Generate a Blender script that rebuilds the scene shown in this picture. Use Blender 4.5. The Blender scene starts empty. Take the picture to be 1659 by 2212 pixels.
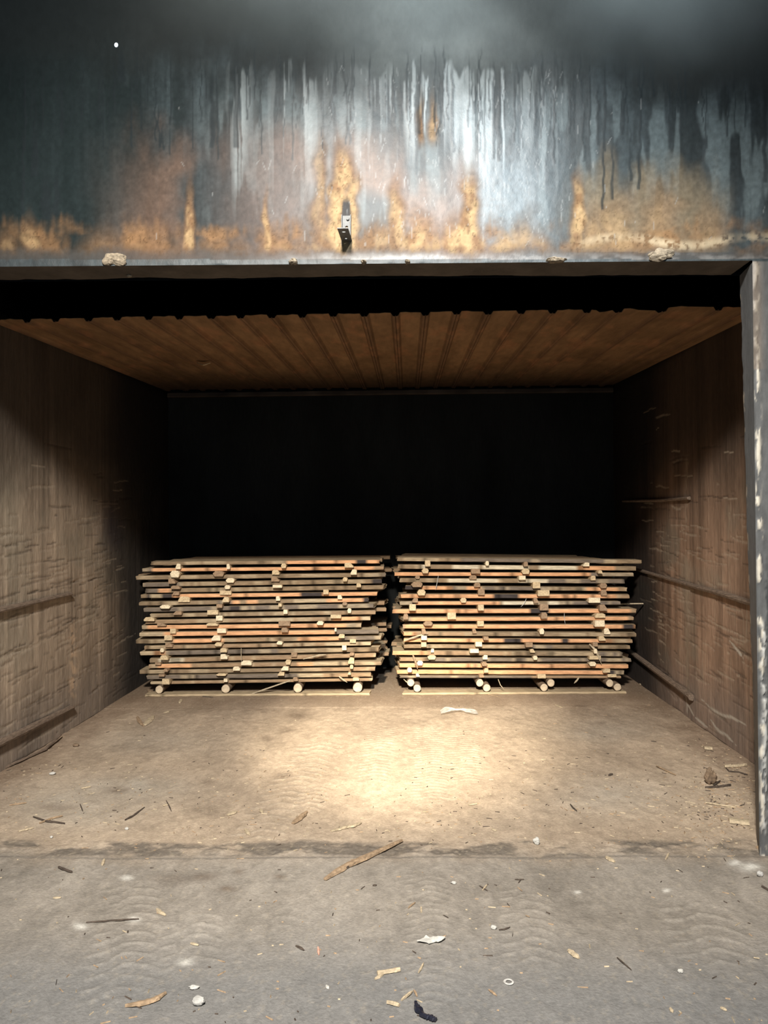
import bpy, bmesh, math, random
import numpy as np
from mathutils import Vector, Matrix

S = bpy.context.scene
COL = S.collection

# ------------------------------------------------------------------ camera
FPX, CX, CY, CAMH = 1661.0, 829.5, 1106.0, 1.6
YAW, PITCH, ROLL = (math.radians(a) for a in (0.2, 0.6, 0.4))
R3 = Matrix.Rotation(YAW, 3, 'Z') @ Matrix.Rotation(math.pi / 2 + PITCH, 3, 'X') @ Matrix.Rotation(-ROLL, 3, 'Z')
cam = bpy.data.cameras.new('camera')
cam.sensor_fit = 'VERTICAL'
cam.sensor_height = 36.0
cam.lens = FPX / 2212 * 36.0
cam.clip_start = 0.05
cam_o = bpy.data.objects.new('camera', cam)
COL.objects.link(cam_o)
cam_o.matrix_world = Matrix.Translation((0, 0, CAMH)) @ R3.to_4x4()
S.camera = cam_o

# ------------------------------------------------------------------ light
S.view_settings.view_transform = 'Standard'
S.view_settings.look = 'None'
S.view_settings.gamma = 1
S.view_settings.use_curve_mapping = False
S.view_settings.exposure = 0.0
W = bpy.data.worlds.new('world')
S.world = W
W.use_nodes = True
W.node_tree.nodes['Background'].inputs[0].default_value = (0.62, 0.80, 1.0, 1)
W.node_tree.nodes['Background'].inputs[1].default_value = 0.07

LAMP = Vector((-0.5, -1.0, 4.69))


def spot(name, power, color, size, blend, target, radius, loc=LAMP):
    l = bpy.data.lights.new(name, 'SPOT')
    l.energy = power
    l.color = color
    l.spot_size = math.radians(size)
    l.spot_blend = blend
    l.shadow_soft_size = radius
    o = bpy.data.objects.new(name, l)
    COL.objects.link(o)
    o.location = loc
    o.rotation_euler = (Vector(target) - Vector(loc)).to_track_quat('-Z', 'Y').to_euler()
    return o


spot('flood_lamp_beam', 9500, (1.0, 0.89, 0.70), 19.5, 1.0, (0.17, 5.85, 0), 0.08)
spot('flood_lamp_body', 4300, (1.0, 0.94, 0.85), 70, 1.0, (0.0, 5.6, 0.0), 0.30)
spot('flood_lamp_spill', 260, (1.0, 0.96, 0.92), 150, 1.0, (0.0, 4.4, 0.6), 0.14)
spot('added_wall_spot', 1500, (0.80, 0.91, 1.0), 38, 1.0, (0.45, 3.66, 3.50), 0.10, Vector((0.85, -0.6, 5.2)))  # unseen cool spot, added to give the wall its sheen
al = bpy.data.lights.new('open_gate_daylight', 'AREA')
al.shape = 'RECTANGLE'
al.size, al.size_y = 4.0, 3.0
al.energy = 90
al.color = (0.62, 0.82, 1.0)
al_o = bpy.data.objects.new('open_gate_daylight', al)
COL.objects.link(al_o)
al_o.location = (0, -5.0, 2.0)
al_o.rotation_euler = (math.radians(90), 0, 0)


# ------------------------------------------------------------------ helpers: view rays used once to survey the photo
def ray(x, y):
    return R3 @ Vector(((x - CX) / FPX, (CY - y) / FPX, -1.0))


def at_depth(x, y, D):
    d = ray(x, y)
    return Vector((0, 0, CAMH)) + d * (D / d.y)


def on_floor(x, y, z=0.0):
    d = ray(x, y)
    return Vector((0, 0, CAMH)) + d * ((z - CAMH) / d.z)


RN = np.array(R3)


def proj(P):
    q = (P - np.array([0, 0, CAMH])) @ RN
    zz = np.maximum(-q[..., 2], 0.05)
    return CX + FPX * q[..., 0] / zz, CY - FPX * q[..., 1] / zz


def lx(D):
    return -2.483 + 0.0274 * (D - 4.92)


def rx(D):
    return 2.378 + 0.022 * (D - 5.1)


def back_y(X):
    return 8.35 - 0.026 * X


def on_side(x, y, side):
    d = ray(x, y)
    a, b, D0 = (-2.483, 0.0274, 4.92) if side == 'left' else (2.378, 0.022, 5.1)
    # t*d.x = a + b*(t*d.y - D0)
    t = (a - b * D0) / (d.x - b * d.y)
    return Vector((0, 0, CAMH)) + d * t


# ------------------------------------------------------------------ helpers: noise
_rng = np.random.default_rng(7)
_TAB = _rng.random((512, 512)).astype(np.float32)


def vnoise(x, y, seed=0):
    x = np.asarray(x, np.float64) + seed * 37.13
    y = np.asarray(y, np.float64) + seed * 91.7
    xi = np.floor(x).astype(np.int64)
    yi = np.floor(y).astype(np.int64)
    fx, fy = x - xi, y - yi
    fx = fx * fx * (3 - 2 * fx)
    fy = fy * fy * (3 - 2 * fy)
    a = _TAB[xi & 511, yi & 511]
    b = _TAB[(xi + 1) & 511, yi & 511]
    c = _TAB[xi & 511, (yi + 1) & 511]
    d = _TAB[(xi + 1) & 511, (yi + 1) & 511]
    return (a * (1 - fx) + b * fx) * (1 - fy) + (c * (1 - fx) + d * fx) * fy


def fbm(x, y, seed=0, octv=4):
    s, a, t = 0, 1.0, 0
    for k in range(octv):
        s = s + a * vnoise(x * 2 ** k, y * 2 ** k, seed + k * 3)
        t += a
        a *= 0.5
    return s / t


def sstep(a, b, x):
    t = np.clip((x - a) / (b - a), 0, 1)
    return t * t * (3 - 2 * t)


def mixc(col, c, m):
    return col + (np.array(c)[None, None, :] - col) * m[..., None]


# ------------------------------------------------------------------ helpers: objects
def link(o, parent=None):
    COL.objects.link(o)
    if parent is not None:
        o.parent = parent
    return o


def tag(o, label, cat, group=None):
    o['label'] = label
    o['category'] = cat
    if group:
        o['group'] = group
    return o


def np_mesh(name, co, quads, col=None, rough=None, smooth=True):
    me = bpy.data.meshes.new(name)
    n, nf = len(co), len(quads)
    me.vertices.add(n)
    me.vertices.foreach_set('co', np.ascontiguousarray(co, np.float32).ravel())
    me.loops.add(nf * 4)
    me.loops.foreach_set('vertex_index', np.ascontiguousarray(quads, np.int32).ravel())
    me.polygons.add(nf)
    me.polygons.foreach_set('loop_start', np.arange(0, nf * 4, 4, dtype=np.int32))
    me.update(calc_edges=True)
    me.polygons.foreach_set('use_smooth', np.full(nf, smooth))
    if col is not None:
        a = me.color_attributes.new('stain', 'FLOAT_COLOR', 'POINT')
        c4 = np.ones((n, 4), np.float32)
        c4[:, :3] = col
        a.data.foreach_set('color', c4.ravel())
    if rough is not None:
        a = me.attributes.new('gloss', 'FLOAT', 'POINT')
        a.data.foreach_set('value', np.ascontiguousarray(rough, np.float32))
    return me


class Patch:
    """a regular grid surface with stain colour, roughness and relief on it"""

    def __init__(self, u, v, fn, base, rough=0.8):
        self.u, self.v = np.asarray(u, float), np.asarray(v, float)
        self.U, self.V = np.meshgrid(self.u, self.v, indexing='ij')
        self.P = np.stack(fn(self.U, self.V), -1)
        self.px, self.py = proj(self.P)
        self.col = np.ones(self.P.shape) * np.array(base)
        self.rough = np.full(self.U.shape, float(rough))
        self.h = np.zeros(self.U.shape)
        self.keep = None

    def line(self, p0, p1, w, wob=0.0, seed=0, taper=True):
        """mask of a wobbly stroke in (u, v); returns window slices and mask"""
        (u0, v0), (u1, v1) = p0, p1
        pad = w * 2.5 + wob
        i0, i1 = np.searchsorted(self.u, [min(u0, u1) - pad, max(u0, u1) + pad])
        j0, j1 = np.searchsorted(self.v, [min(v0, v1) - pad, max(v0, v1) + pad])
        sl = (slice(i0, i1), slice(j0, j1))
        if i1 <= i0 or j1 <= j0:
            return sl, None
        U, V = self.U[sl], self.V[sl]
        du, dv = u1 - u0, v1 - v0
        L = math.hypot(du, dv) + 1e-9
        t = ((U - u0) * du + (V - v0) * dv) / L
        s = ((U - u0) * -dv + (V - v0) * du) / L
        s = s + (vnoise(t / (0.12 + L * 0.08), t * 0 + seed, seed) - 0.5) * 2 * wob
        ww = w * (np.clip(np.minimum(t, L - t) / (0.25 * L), 0.15, 1) if taper else 1)
        m = (1 - sstep(0.5, 1.3, np.abs(s) / ww)) * sstep(-w, 0, t) * (1 - sstep(L, L + w, t))
        return sl, m

    def data(self, normal):
        P = self.P + self.h[..., None] * np.array(normal)
        nu, nv = self.U.shape
        idx = np.arange(nu * nv).reshape(nu, nv)
        q = np.stack([idx[:-1, :-1], idx[1:, :-1], idx[1:, 1:], idx[:-1, 1:]], -1)
        if self.keep is not None:
            q = q[self.keep]
        q = q.reshape(-1, 4)
        return P.reshape(-1, 3), q, np.clip(self.col.reshape(-1, 3), 0.003, 0.9), np.clip(self.rough.ravel(), 0.05, 1)


def merge(parts):
    co, qs, cs, rs, n = [], [], [], [], 0
    for c, q, k, r in parts:
        used = np.unique(q)
        rm = np.full(len(c), -1)
        rm[used] = np.arange(len(used))
        co.append(c[used]); qs.append(rm[q] + n); cs.append(k[used]); rs.append(r[used])
        n += len(used)
    return np.concatenate(co), np.concatenate(qs), np.concatenate(cs), np.concatenate(rs)


def structure(name, parts, mat, smooth=True):
    co, q, c, r = merge(parts)
    o = bpy.data.objects.new(name, np_mesh(name, co, q, c, r, smooth))
    o.data.materials.append(mat)
    o['kind'] = 'structure'
    return link(o)


def quad_part(corners, col, rough=0.9, n=1):
    c = np.array(corners, float)
    return c, np.array([[0, 1, 2, 3]]), np.ones((4, 3)) * np.array(col), np.full(4, rough)


# ------------------------------------------------------------------ materials
def new_mat(name):
    m = bpy.data.materials.new(name)
    m.use_nodes = True
    nt = m.node_tree
    return m, nt, nt.nodes['Principled BSDF']


def surface_mat(name, nscale, contrast, bump, bscale, stretch=(1, 1, 1), spec=0.4, bump2=0.0):
    """stain attribute x fine noise, gloss attribute, bump"""
    m, nt, b = new_mat(name)
    N, L = nt.nodes, nt.links
    at = N.new('ShaderNodeAttribute'); at.attribute_name = 'stain'
    gl = N.new('ShaderNodeAttribute'); gl.attribute_name = 'gloss'
    tc = N.new('ShaderNodeTexCoord')
    mp = N.new('ShaderNodeMapping'); mp.inputs['Scale'].default_value = stretch
    L.new(tc.outputs['Object'], mp.inputs['Vector'])
    no = N.new('ShaderNodeTexNoise'); no.inputs['Scale'].default_value = nscale
    no.inputs['Detail'].default_value = 6; no.inputs['Roughness'].default_value = 0.65
    L.new(mp.outputs[0], no.inputs['Vector'])
    mr = N.new('ShaderNodeMapRange')
    mr.inputs['From Min'].default_value = 0.25; mr.inputs['From Max'].default_value = 0.75
    mr.inputs['To Min'].default_value = 1 - contrast; mr.inputs['To Max'].default_value = 1 + contrast
    L.new(no.outputs['Fac'], mr.inputs['Value'])
    vm = N.new('ShaderNodeVectorMath'); vm.operation = 'SCALE'
    L.new(at.outputs['Color'], vm.inputs[0]); L.new(mr.outputs[0], vm.inputs['Scale'])
    L.new(vm.outputs[0], b.inputs['Base Color'])
    L.new(gl.outputs['Fac'], b.inputs['Roughness'])
    sr = N.new('ShaderNodeMapRange')
    sr.inputs['From Min'].default_value = 0.4; sr.inputs['From Max'].default_value = 0.85
    sr.inputs['To Min'].default_value = spec; sr.inputs['To Max'].default_value = spec * 0.15
    L.new(gl.outputs['Fac'], sr.inputs['Value'])
    L.new(sr.outputs[0], b.inputs['Specular IOR Level'])
    nb = N.new('ShaderNodeTexNoise'); nb.inputs['Scale'].default_value = bscale
    nb.inputs['Detail'].default_value = 5; nb.inputs['Roughness'].default_value = 0.7
    L.new(mp.outputs[0], nb.inputs['Vector'])
    bp = N.new('ShaderNodeBump'); bp.inputs['Strength'].default_value = bump
    bp.inputs['Distance'].default_value = 0.01
    L.new(nb.outputs['Fac'], bp.inputs['Height'])
    L.new(bp.outputs[0], b.inputs['Normal'])
    return m


def plain_mat(name, col, rough=0.8, nscale=30, contrast=0.25, bump=0.3, stretch=(1, 1, 1), spec=0.3, metal=0.0):
    m, nt, b = new_mat(name)
    N, L = nt.nodes, nt.links
    tc = N.new('ShaderNodeTexCoord')
    mp = N.new('ShaderNodeMapping'); mp.inputs['Scale'].default_value = stretch
    L.new(tc.outputs['Object'], mp.inputs['Vector'])
    no = N.new('ShaderNodeTexNoise'); no.inputs['Scale'].default_value = nscale
    no.inputs['Detail'].default_value = 5
    L.new(mp.outputs[0], no.inputs['Vector'])
    cr = N.new('ShaderNodeValToRGB')
    cr.color_ramp.elements[0].position = 0.3; cr.color_ramp.elements[1].position = 0.7
    cr.color_ramp.elements[0].color = tuple(c * (1 - contrast) for c in col) + (1,)
    cr.color_ramp.elements[1].color = tuple(min(1, c * (1 + contrast)) for c in col) + (1,)
    L.new(no.outputs['Fac'], cr.inputs['Fac'])
    L.new(cr.outputs[0], b.inputs['Base Color'])
    b.inputs['Roughness'].default_value = rough
    b.inputs['Specular IOR Level'].default_value = spec
    b.inputs['Metallic'].default_value = metal
    bp = N.new('ShaderNodeBump'); bp.inputs['Strength'].default_value = bump; bp.inputs['Distance'].default_value = 0.004
    L.new(no.outputs['Fac'], bp.inputs['Height'])
    L.new(bp.outputs[0], b.inputs['Normal'])
    return m


M_TAR = surface_mat('tarred_plaster', 40, 0.16, 0.16, 30, (1, 1, 0.6), spec=0.4)
M_SIDE = surface_mat('smoked_wall', 60, 0.22, 0.35, 40, (1, 1, 0.18), spec=0.25)
M_FLOOR = surface_mat('packed_earth', 70, 0.22, 0.55, 90, spec=0.2)
M_SHEET = surface_mat('smoked_sheet', 14, 0.25, 0.25, 40, (1.5, 0.35, 1), spec=0.2)
M_WOOD = surface_mat('sawn_wood', 9, 0.42, 0.5, 14, (1.0, 7, 9), spec=0.15)
M_STICK = plain_mat('split_wood', (0.50, 0.38, 0.23), 0.8, 18, 0.3, 0.4, (4, 1, 4))
M_STICKP = plain_mat('pale_split_wood', (0.66, 0.55, 0.38), 0.8, 18, 0.25, 0.4, (4, 1, 4))
M_STICKD = plain_mat('brown_split_wood', (0.27, 0.18, 0.11), 0.85, 18, 0.3, 0.4, (4, 1, 4))
M_BARK = plain_mat('bark', (0.17, 0.12, 0.08), 0.95, 30, 0.4, 0.8)
M_ENDG = plain_mat('end_grain', (0.50, 0.40, 0.28), 0.85, 14, 0.3, 0.4)
M_RAIL = plain_mat('rail_wood', (0.15, 0.11, 0.082), 0.75, 20, 0.4, 0.5, (6, 1, 6))
M_SOOTWOOD = plain_mat('sooty_wood', (0.05, 0.038, 0.03), 0.9, 3, 0.6, 0.4)
M_STEEL = plain_mat('grey_steel', (0.13, 0.13, 0.125), 0.6, 40, 0.2, 0.1, spec=0.3, metal=0.0)
M_MORTAR = plain_mat('mortar', (0.20, 0.165, 0.12), 0.95, 60, 0.35, 0.8)
M_SPLPALE = plain_mat('pale_splinter', (0.37, 0.30, 0.205), 0.85, 60, 0.3, 0.4)
M_SPLBROWN = plain_mat('brown_splinter', (0.27, 0.19, 0.12), 0.9, 60, 0.35, 0.4)
M_SPLDARK = plain_mat('dark_twig', (0.06, 0.045, 0.035), 0.9, 60, 0.4, 0.4)
M_SPLRED = plain_mat('reddish_splinter', (0.50, 0.27, 0.20), 0.9, 60, 0.3, 0.4)
M_WHITE = plain_mat('white_scrap', (0.42, 0.41, 0.38), 0.8, 60, 0.2, 0.3)
M_STONE = plain_mat('grey_stone', (0.40, 0.39, 0.37), 0.9, 50, 0.3, 0.6)
M_BLACK = plain_mat('black_plastic', (0.012, 0.013, 0.022), 0.35, 30, 0.3, 0.3, spec=0.5)
m_, nt_, b_ = new_mat('clear_wrapper')
b_.inputs['Base Color'].default_value = (0.75, 0.75, 0.72, 1)
b_.inputs['Roughness'].default_value = 0.25
b_.inputs['Alpha'].default_value = 0.45
M_WRAP = m_
m_, nt_, b_ = new_mat('daylight_hole')
b_.inputs['Base Color'].default_value = (0, 0, 0, 1)
b_.inputs['Emission Color'].default_value = (0.75, 0.88, 1, 1)
b_.inputs['Emission Strength'].default_value = 2.5
M_HOLE = m_

# ------------------------------------------------------------------ setting: front wall
rs = random.Random(3)
nr = np.random.default_rng(11)
FW, FB, OPZ, OPL, OPR = 3.66, 3.86, 2.825, -2.45, 1.752
u = np.concatenate([np.linspace(-3.4, OPL, 8), np.arange(OPL + 0.05, -1.96, 0.03), np.arange(-1.95, OPR - 0.003, 0.0055), np.arange(OPR, 2.0, 0.0055), np.linspace(2.02, 3.2, 12)])
v = np.concatenate([np.arange(0, OPZ - 0.005, 0.011), np.arange(OPZ, 4.2, 0.0055), np.linspace(4.23, 5.4, 16)])
fw = Patch(u, v, lambda U, V: (U, U * 0 + FW, V), (0.022, 0.029, 0.032), 0.5)
x, y = fw.px, fw.py
n_big = fbm(x / 160, y / 220, 1)
n_mid = fbm(x / 40, y / 70, 2)
n_str = fbm(x / 9, y / 160, 3, 3)          # vertical streaks
n_str2 = fbm(x / 22, y / 300, 4, 3)
n_fin = fbm(x / 7, y / 7, 5, 3)
up = y < 560
up = y < 560
# soot, darker in the drip zone; light falloff painted darker and greener leftwards
fw.col *= (0.65 + 0.7 * n_big)[..., None]
fw.col *= (0.45 + 1.1 * n_str2)[..., None]
fw.col *= (0.7 + 0.6 * n_str)[..., None]
blk = sstep(0.50, 0.60, fbm(x / 34 + 3, y / 230, 14, 3)) * sstep(110, 200, y + 80 * (n_mid - .5)) * (1 - sstep(250, 470, y + 200 * (n_big - .5)))
fw.col = mixc(fw.col, (0.010, 0.014, 0.015), 0.75 * blk * up)
patch = sstep(0.52, 0.62, fbm(x / 26 + 9, y / 150, 15, 3)) * sstep(150, 260, y) * (1 - sstep(430, 540, y)) * sstep(380, 520, x)
fw.col = mixc(fw.col, (0.075, 0.095, 0.10), 0.6 * patch * up)
fw.col = mixc(fw.col, (0.007, 0.012, 0.012), (1 - sstep(0, 520, x + 160 * (n_mid - .5))) * 0.75 * up)  # lamp light fading to the left, painted as a darker tone
# reddish smoky brown in the middle height
m = sstep(230, 420, y + 140 * (n_mid - 0.5)) * sstep(0.40, 0.62, n_big) * sstep(150, 420, x) * (1 - sstep(1000, 1150, x)) * up
fw.col = mixc(fw.col, (0.11, 0.066, 0.045), 0.75 * m)
m = np.exp(-((x - 600) / 120) ** 2) * sstep(230, 330, y) * 0.8 * up
fw.col = mixc(fw.col, (0.075, 0.05, 0.04), m * (0.5 + n_mid * 0.6))
# large tan field at the right
m = sstep(300, 420, y + 120 * (n_mid - .5) - 0.10 * (x - 1200)) * sstep(1190, 1290, x + 60 * (n_mid - .5)) * (1 - sstep(1560, 1620, x + 0.05 * y)) * (y < 545)
fw.col = mixc(fw.col, (0.115, 0.092, 0.062), 0.8 * m)
fw.rough += 0.2 * m
# rust and ochre tongues rising from the lintel
flames = [(20, 40, 470, .7), (65, 34, 455, .9), (140, 14, 490, .7), (230, 60, 480, .7), (295, 70, 488, .8), (375, 40, 498, .7), (410, 16, 380, .9), (450, 28, 485, .8),
          (520, 36, 500, .8), (575, 12, 400, .8), (615, 40, 485, .8), (690, 26, 270, .6), (735, 40, 290, .95), (762, 24, 330, .8), (655, 45, 470, .6), (820, 40, 460, .8),
          (858, 30, 370, .8), (900, 50, 440, .9), (940, 26, 470, .9), (1013, 40, 345, 1.0), (985, 40, 450, 1), (1085, 36, 450, .8), (1135, 44, 430, .7), (1160, 40, 470, .8), (1250, 26, 350, .9),
          (1280, 50, 420, .6), (1340, 70, 400, .6), (1430, 80, 380, .5), (1455, 9, 495, .9), (1530, 60, 420, .5), (935, 22, 180, .7), (908, 13, 170, .7)]
oc = np.zeros_like(x)
for fx, w, top, a in flames:
    t = np.clip((y - top) / (545 - top), 0, 1)
    ww = w * (0.25 + 0.75 * t ** 0.6) * (0.7 + 0.6 * vnoise(y / 26, y * 0, int(fx)))
    d = np.abs(x - fx + (vnoise(y / 30, y * 0, int(fx) + 5) - .5) * w * .6)
    k = (1 - sstep(0.15, 1.35, d / ww)) * sstep(top - 20, top + 90, y) * (1 - sstep(526, 566, y + 26 * (n_mid - .5) + 14 * (n_fin - .5))) * a
    if top < 200:
        k = k * (1 - sstep(290, 330, y))
    oc = np.maximum(oc, k)
base_oc = sstep(468, 520, y + 60 * (n_mid - .5) + 30 * (n_str - .5)) * (1 - sstep(528, 566, y + 26 * (n_mid - .5))) * up
rust = np.clip(np.maximum(oc, 0.8 * base_oc * sstep(0.30, 0.6, fbm(x / 60, y / 60, 9))) * 1.15, 0, 1)
fw.col = mixc(fw.col, (0.150, 0.086, 0.043), np.clip(rust * (0.55 + 0.7 * n_mid), 0, 1) * 0.9)
pale = np.clip(oc * 1.5 - 0.6, 0, 1) * sstep(0.34, 0.66, fbm(x / 16, y / 28, 8) + 0.08)
fw.col = mixc(fw.col, (0.30, 0.215, 0.115), pale * 0.8)
fw.rough += 0.25 * rust
crk = np.abs(fbm(x / 11, y / 13, 16, 2) - .5)
fw.col *= (1 - 0.45 * (1 - sstep(0.0, 0.035, crk)) * rust)[..., None]
fw.col *= (0.72 + 0.56 * n_fin)[..., None]
# bare arrowhead above the bracket
m = (1 - sstep(5, 9, np.abs(x - 748) - (y - 425) * 0.07)) * sstep(422, 440, y) * (y < 480)
fw.col = mixc(fw.col, (0.045, 0.043, 0.042), m)
fw.rough += 0.3 * m
# worn grey-white band along the lintel edge
m = sstep(528, 556, y + 14 * (n_fin - .5) + 18 * (n_mid - .5)) * up
fw.col = mixc(fw.col, (0.050, 0.047, 0.045), m * 0.62)
m = sstep(541, 560, y + 16 * (n_mid - .5)) * up * sstep(0.40, 0.66, fbm(x / 24, y / 11, 12)) * sstep(500, 800, x)
fw.col = mixc(fw.col, (0.15, 0.145, 0.14), m * 0.6)
fw.rough -= 0.10 * sstep(536, 556, y) * up * np.exp(-((x - 900) / 260.0) ** 2)
m = sstep(505, 520, y - 10 * np.sin(x / 45)) * (1 - sstep(522, 536, y - 10 * np.sin(x / 45))) * sstep(1215, 1300, x) * up
fw.col = mixc(fw.col, (0.34, 0.28, 0.19), m * np.clip(1.6 * n_mid - .25, 0, 1) * sstep(.3, .5, n_fin) * 0.85)
# pale glazed runs in the middle
zone = np.exp(-((x - 985) / 150.0) ** 2) + 0.5 * np.exp(-((x - 640) / 45.0) ** 2) + 0.45 * np.exp(-((x - 520) / 22.0) ** 2)
top_run = 105 + 75 * vnoise(x / 9, x * 0, 21)
bot_run = 260 + 330 * vnoise(x / 14, x * 0, 22)
run = sstep(0.47, 0.58, fbm(x / 8.5 + (n_mid - .5) * 1.2, y / 420, 23, 2)) * sstep(top_run, top_run + 14, y) * (1 - sstep(bot_run - 190, bot_run + 20, y))
run = run * np.clip(zone * 1.35, 0, 1) * (1 - rust * 0.8)
fw.col = mixc(fw.col, (0.22, 0.25, 0.255), np.clip(run, 0, 1) * 0.85)
fw.rough -= 0.12 * run
m = sstep(300, 420, y) * np.exp(-((x - 1090) / 70.0) ** 2) * up * (1 - sstep(520, 540, y)) * (1 - rust)
m += sstep(150, 300, y) * np.exp(-((x - 1090) / 110.0) ** 2) * up * (1 - sstep(480, 540, y)) * (1 - rust) * 0.4
fw.col = mixc(fw.col, (0.095, 0.118, 0.132), np.clip(m, 0, 1) * (0.45 + 0.6 * n_fin))  # cool sheen down the wall, painted into the colour
fw.rough -= 0.04 * np.clip(m, 0, 1)
# smooth soot veil at the top; its pale centre is lit haze, painted
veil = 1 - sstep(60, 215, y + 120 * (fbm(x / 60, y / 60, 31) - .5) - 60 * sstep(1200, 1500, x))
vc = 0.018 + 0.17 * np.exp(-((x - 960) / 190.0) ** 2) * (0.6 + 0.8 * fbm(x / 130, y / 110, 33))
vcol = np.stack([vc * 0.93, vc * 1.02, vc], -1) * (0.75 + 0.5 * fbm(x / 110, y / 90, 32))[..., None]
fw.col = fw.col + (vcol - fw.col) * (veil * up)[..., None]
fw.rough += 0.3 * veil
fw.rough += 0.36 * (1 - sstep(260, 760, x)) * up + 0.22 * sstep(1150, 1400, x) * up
fw.col = mixc(fw.col, (0.010, 0.015, 0.016), 0.6 * (1 - sstep(100, 520, x)) * up * (1 - sstep(380, 520, y)))  # upper left darkened to paint in the light falling off
# dark drips
drips = [(50, 300, 462, 3), (1303, 330, 454, 3.2), (1323, 330, 432, 3), (1381, 255, 410, 3.4), (1361, 290, 392, 3), (1260, 230, 350, 2.6), (1291, 200, 315, 3.2), (1307, 200, 328, 3), (1472, 190, 292, 2.6), (1652, 230, 395, 5), (1346, 210, 292, 3), (1231, 200, 290, 2.4), (343, 240, 320, 2.4), (352, 280, 325, 2), (368, 290, 335, 2), (135, 190, 300, 4), (215, 180, 260, 3.5), (75, 300, 380, 8), (100, 400, 475, 12), (122, 395, 465, 7), (262, 120, 178, 9), (1197, 130, 355, 2.6), (1172, 130, 230, 2.4), (1080, 170, 350, 4), (1066, 150, 345, 3.2), (978, 150, 330, 4), (905, 170, 290, 4), (510, 150, 320, 6), (458, 160, 320, 5)]
for k in range(120):
    dx = rs.choice([rs.uniform(1100, 1620), rs.uniform(0, 700), rs.uniform(700, 1100)])
    y0 = rs.uniform(110, 210)
    drips.append((dx, y0, y0 + rs.uniform(30, 150), rs.uniform(0.9, 2.4)))
for dx, y0, y1, w in drips:
    j = np.searchsorted(fw.u, [-1.95, 2.0])
    sl = (np.abs(x - dx) < w * 3 + 6) & (y > y0 - 40) & (y < y1 + 5)
    if not sl.any():
        continue
    X, Y = x[sl], y[sl]
    d = np.abs(X - dx + (vnoise(Y / 22, Y * 0, int(dx * 3)) - .5) * 6)
    t = np.clip((Y - y0) / (y1 - y0), 0, 1)
    m = (1 - sstep(0.5, 1.2, d / (w * (0.8 + 0.4 * t)))) * sstep(y0 - 35, y0 + 15, Y) * (1 - sstep(y1 - 3, y1 + 2, Y)) * 0.75
    fw.col[sl] = fw.col[sl] + (np.array((0.012, 0.016, 0.018)) - fw.col[sl]) * m[:, None]
    fw.h[sl] -= 0.0009 * m
# fine pale scratches
for k in range(260):
    a, z = rs.gauss(0.35, 0.45), rs.uniform(2.9, 3.75)
    sl, m = fw.line((a, z), (a + rs.uniform(-.02, .02), z + rs.uniform(.01, .07)), 0.0024, 0.004, k)
    if m is not None:
        fw.col[sl] = fw.col[sl] + (np.array((0.22, 0.23, 0.23)) - fw.col[sl]) * (m * 0.3)[..., None]
# block wall to the right of the opening
low = fw.V < OPZ
m = low & (fw.U > 1.0)
fw.col[m] = np.array((0.075, 0.077, 0.078)) * (0.6 + 0.8 * fbm(x[m] / 12, y[m] / 60, 41))[:, None]
fw.col = mixc(fw.col, (0.026, 0.029, 0.032), sstep(1.79, 1.81, fw.U + 0.03 * (n_fin - .5)) * sstep(1150, 1300, y) * 0.9)
cr = np.exp(-((fw.U - 1.768 - 0.012 * (vnoise(y / 30, y * 0, 44) - .5)) / 0.011) ** 2) * sstep(0.52, 0.62, fbm(x / 9, y / 26, 45)) * low
fw.col = mixc(fw.col, (0.42, 0.39, 0.33), np.clip(cr * 1.3, 0, 1))
fw.h -= 0.006 * cr
cr = np.exp(-((fw.U - 1.781 - 0.014 * (vnoise(y / 30, y * 0, 46) - .5)) / 0.011) ** 2) * sstep(1330, 1370, y) * (1 - sstep(1790, 1810, y)) * sstep(0.42, 0.58, fbm(x / 5, y / 8, 47))
fw.col = mixc(fw.col, (0.30, 0.30, 0.29), np.clip(cr * 1.3, 0, 1))
fw.h -= 0.012 * cr
rust_c = np.exp(-((fw.U - 1.765) / 0.03) ** 2) * low * (y < 800)
fw.col = mixc(fw.col, (0.14, 0.11, 0.085), rust_c * 0.7)
fw.h += -0.006 * (fbm(fw.U / 0.12, fw.V / 0.2, 51) - .5) - 0.0012 * (fbm(fw.U / 0.02, fw.V / 0.05, 52) - .5)
edge = (np.abs(fw.V - OPZ) < 1e-6) | (np.abs(fw.U - OPR) < 1e-6)
fw.h[edge] = 0
uc, vc_ = 0.5 * (u[:-1] + u[1:]), 0.5 * (v[:-1] + v[1:])
fw.keep = ~((uc[:, None] > OPL) & (uc[:, None] < OPR) & (vc_[None, :] < OPZ))
parts = [fw.data((0, 1, 0))]
# soffit
so = Patch(np.arange(OPL, OPR + 0.001, 0.0123), np.linspace(0, 1, 12), lambda U, V: (U, FW + (FB - FW) * V, U * 0 + OPZ), (0.085, 0.072, 0.06), 0.7)
wav = (fbm(so.U / 0.25, so.U * 0, 61) - 0.5) * 0.06 + (fbm(so.U / 0.05, so.U * 0, 62) - .5) * 0.012
so.P[..., 1] += wav * so.V ** 2
so.P[..., 2] += (0.006 * (fbm(so.U / 0.06, so.V * 3, 63) - .5)) * np.sin(np.pi * so.V)
so.col *= (0.6 + 0.8 * fbm(so.U / 0.08, so.V * 2, 64))[..., None]
parts.append(so.data((0, 0, 0)))
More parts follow.
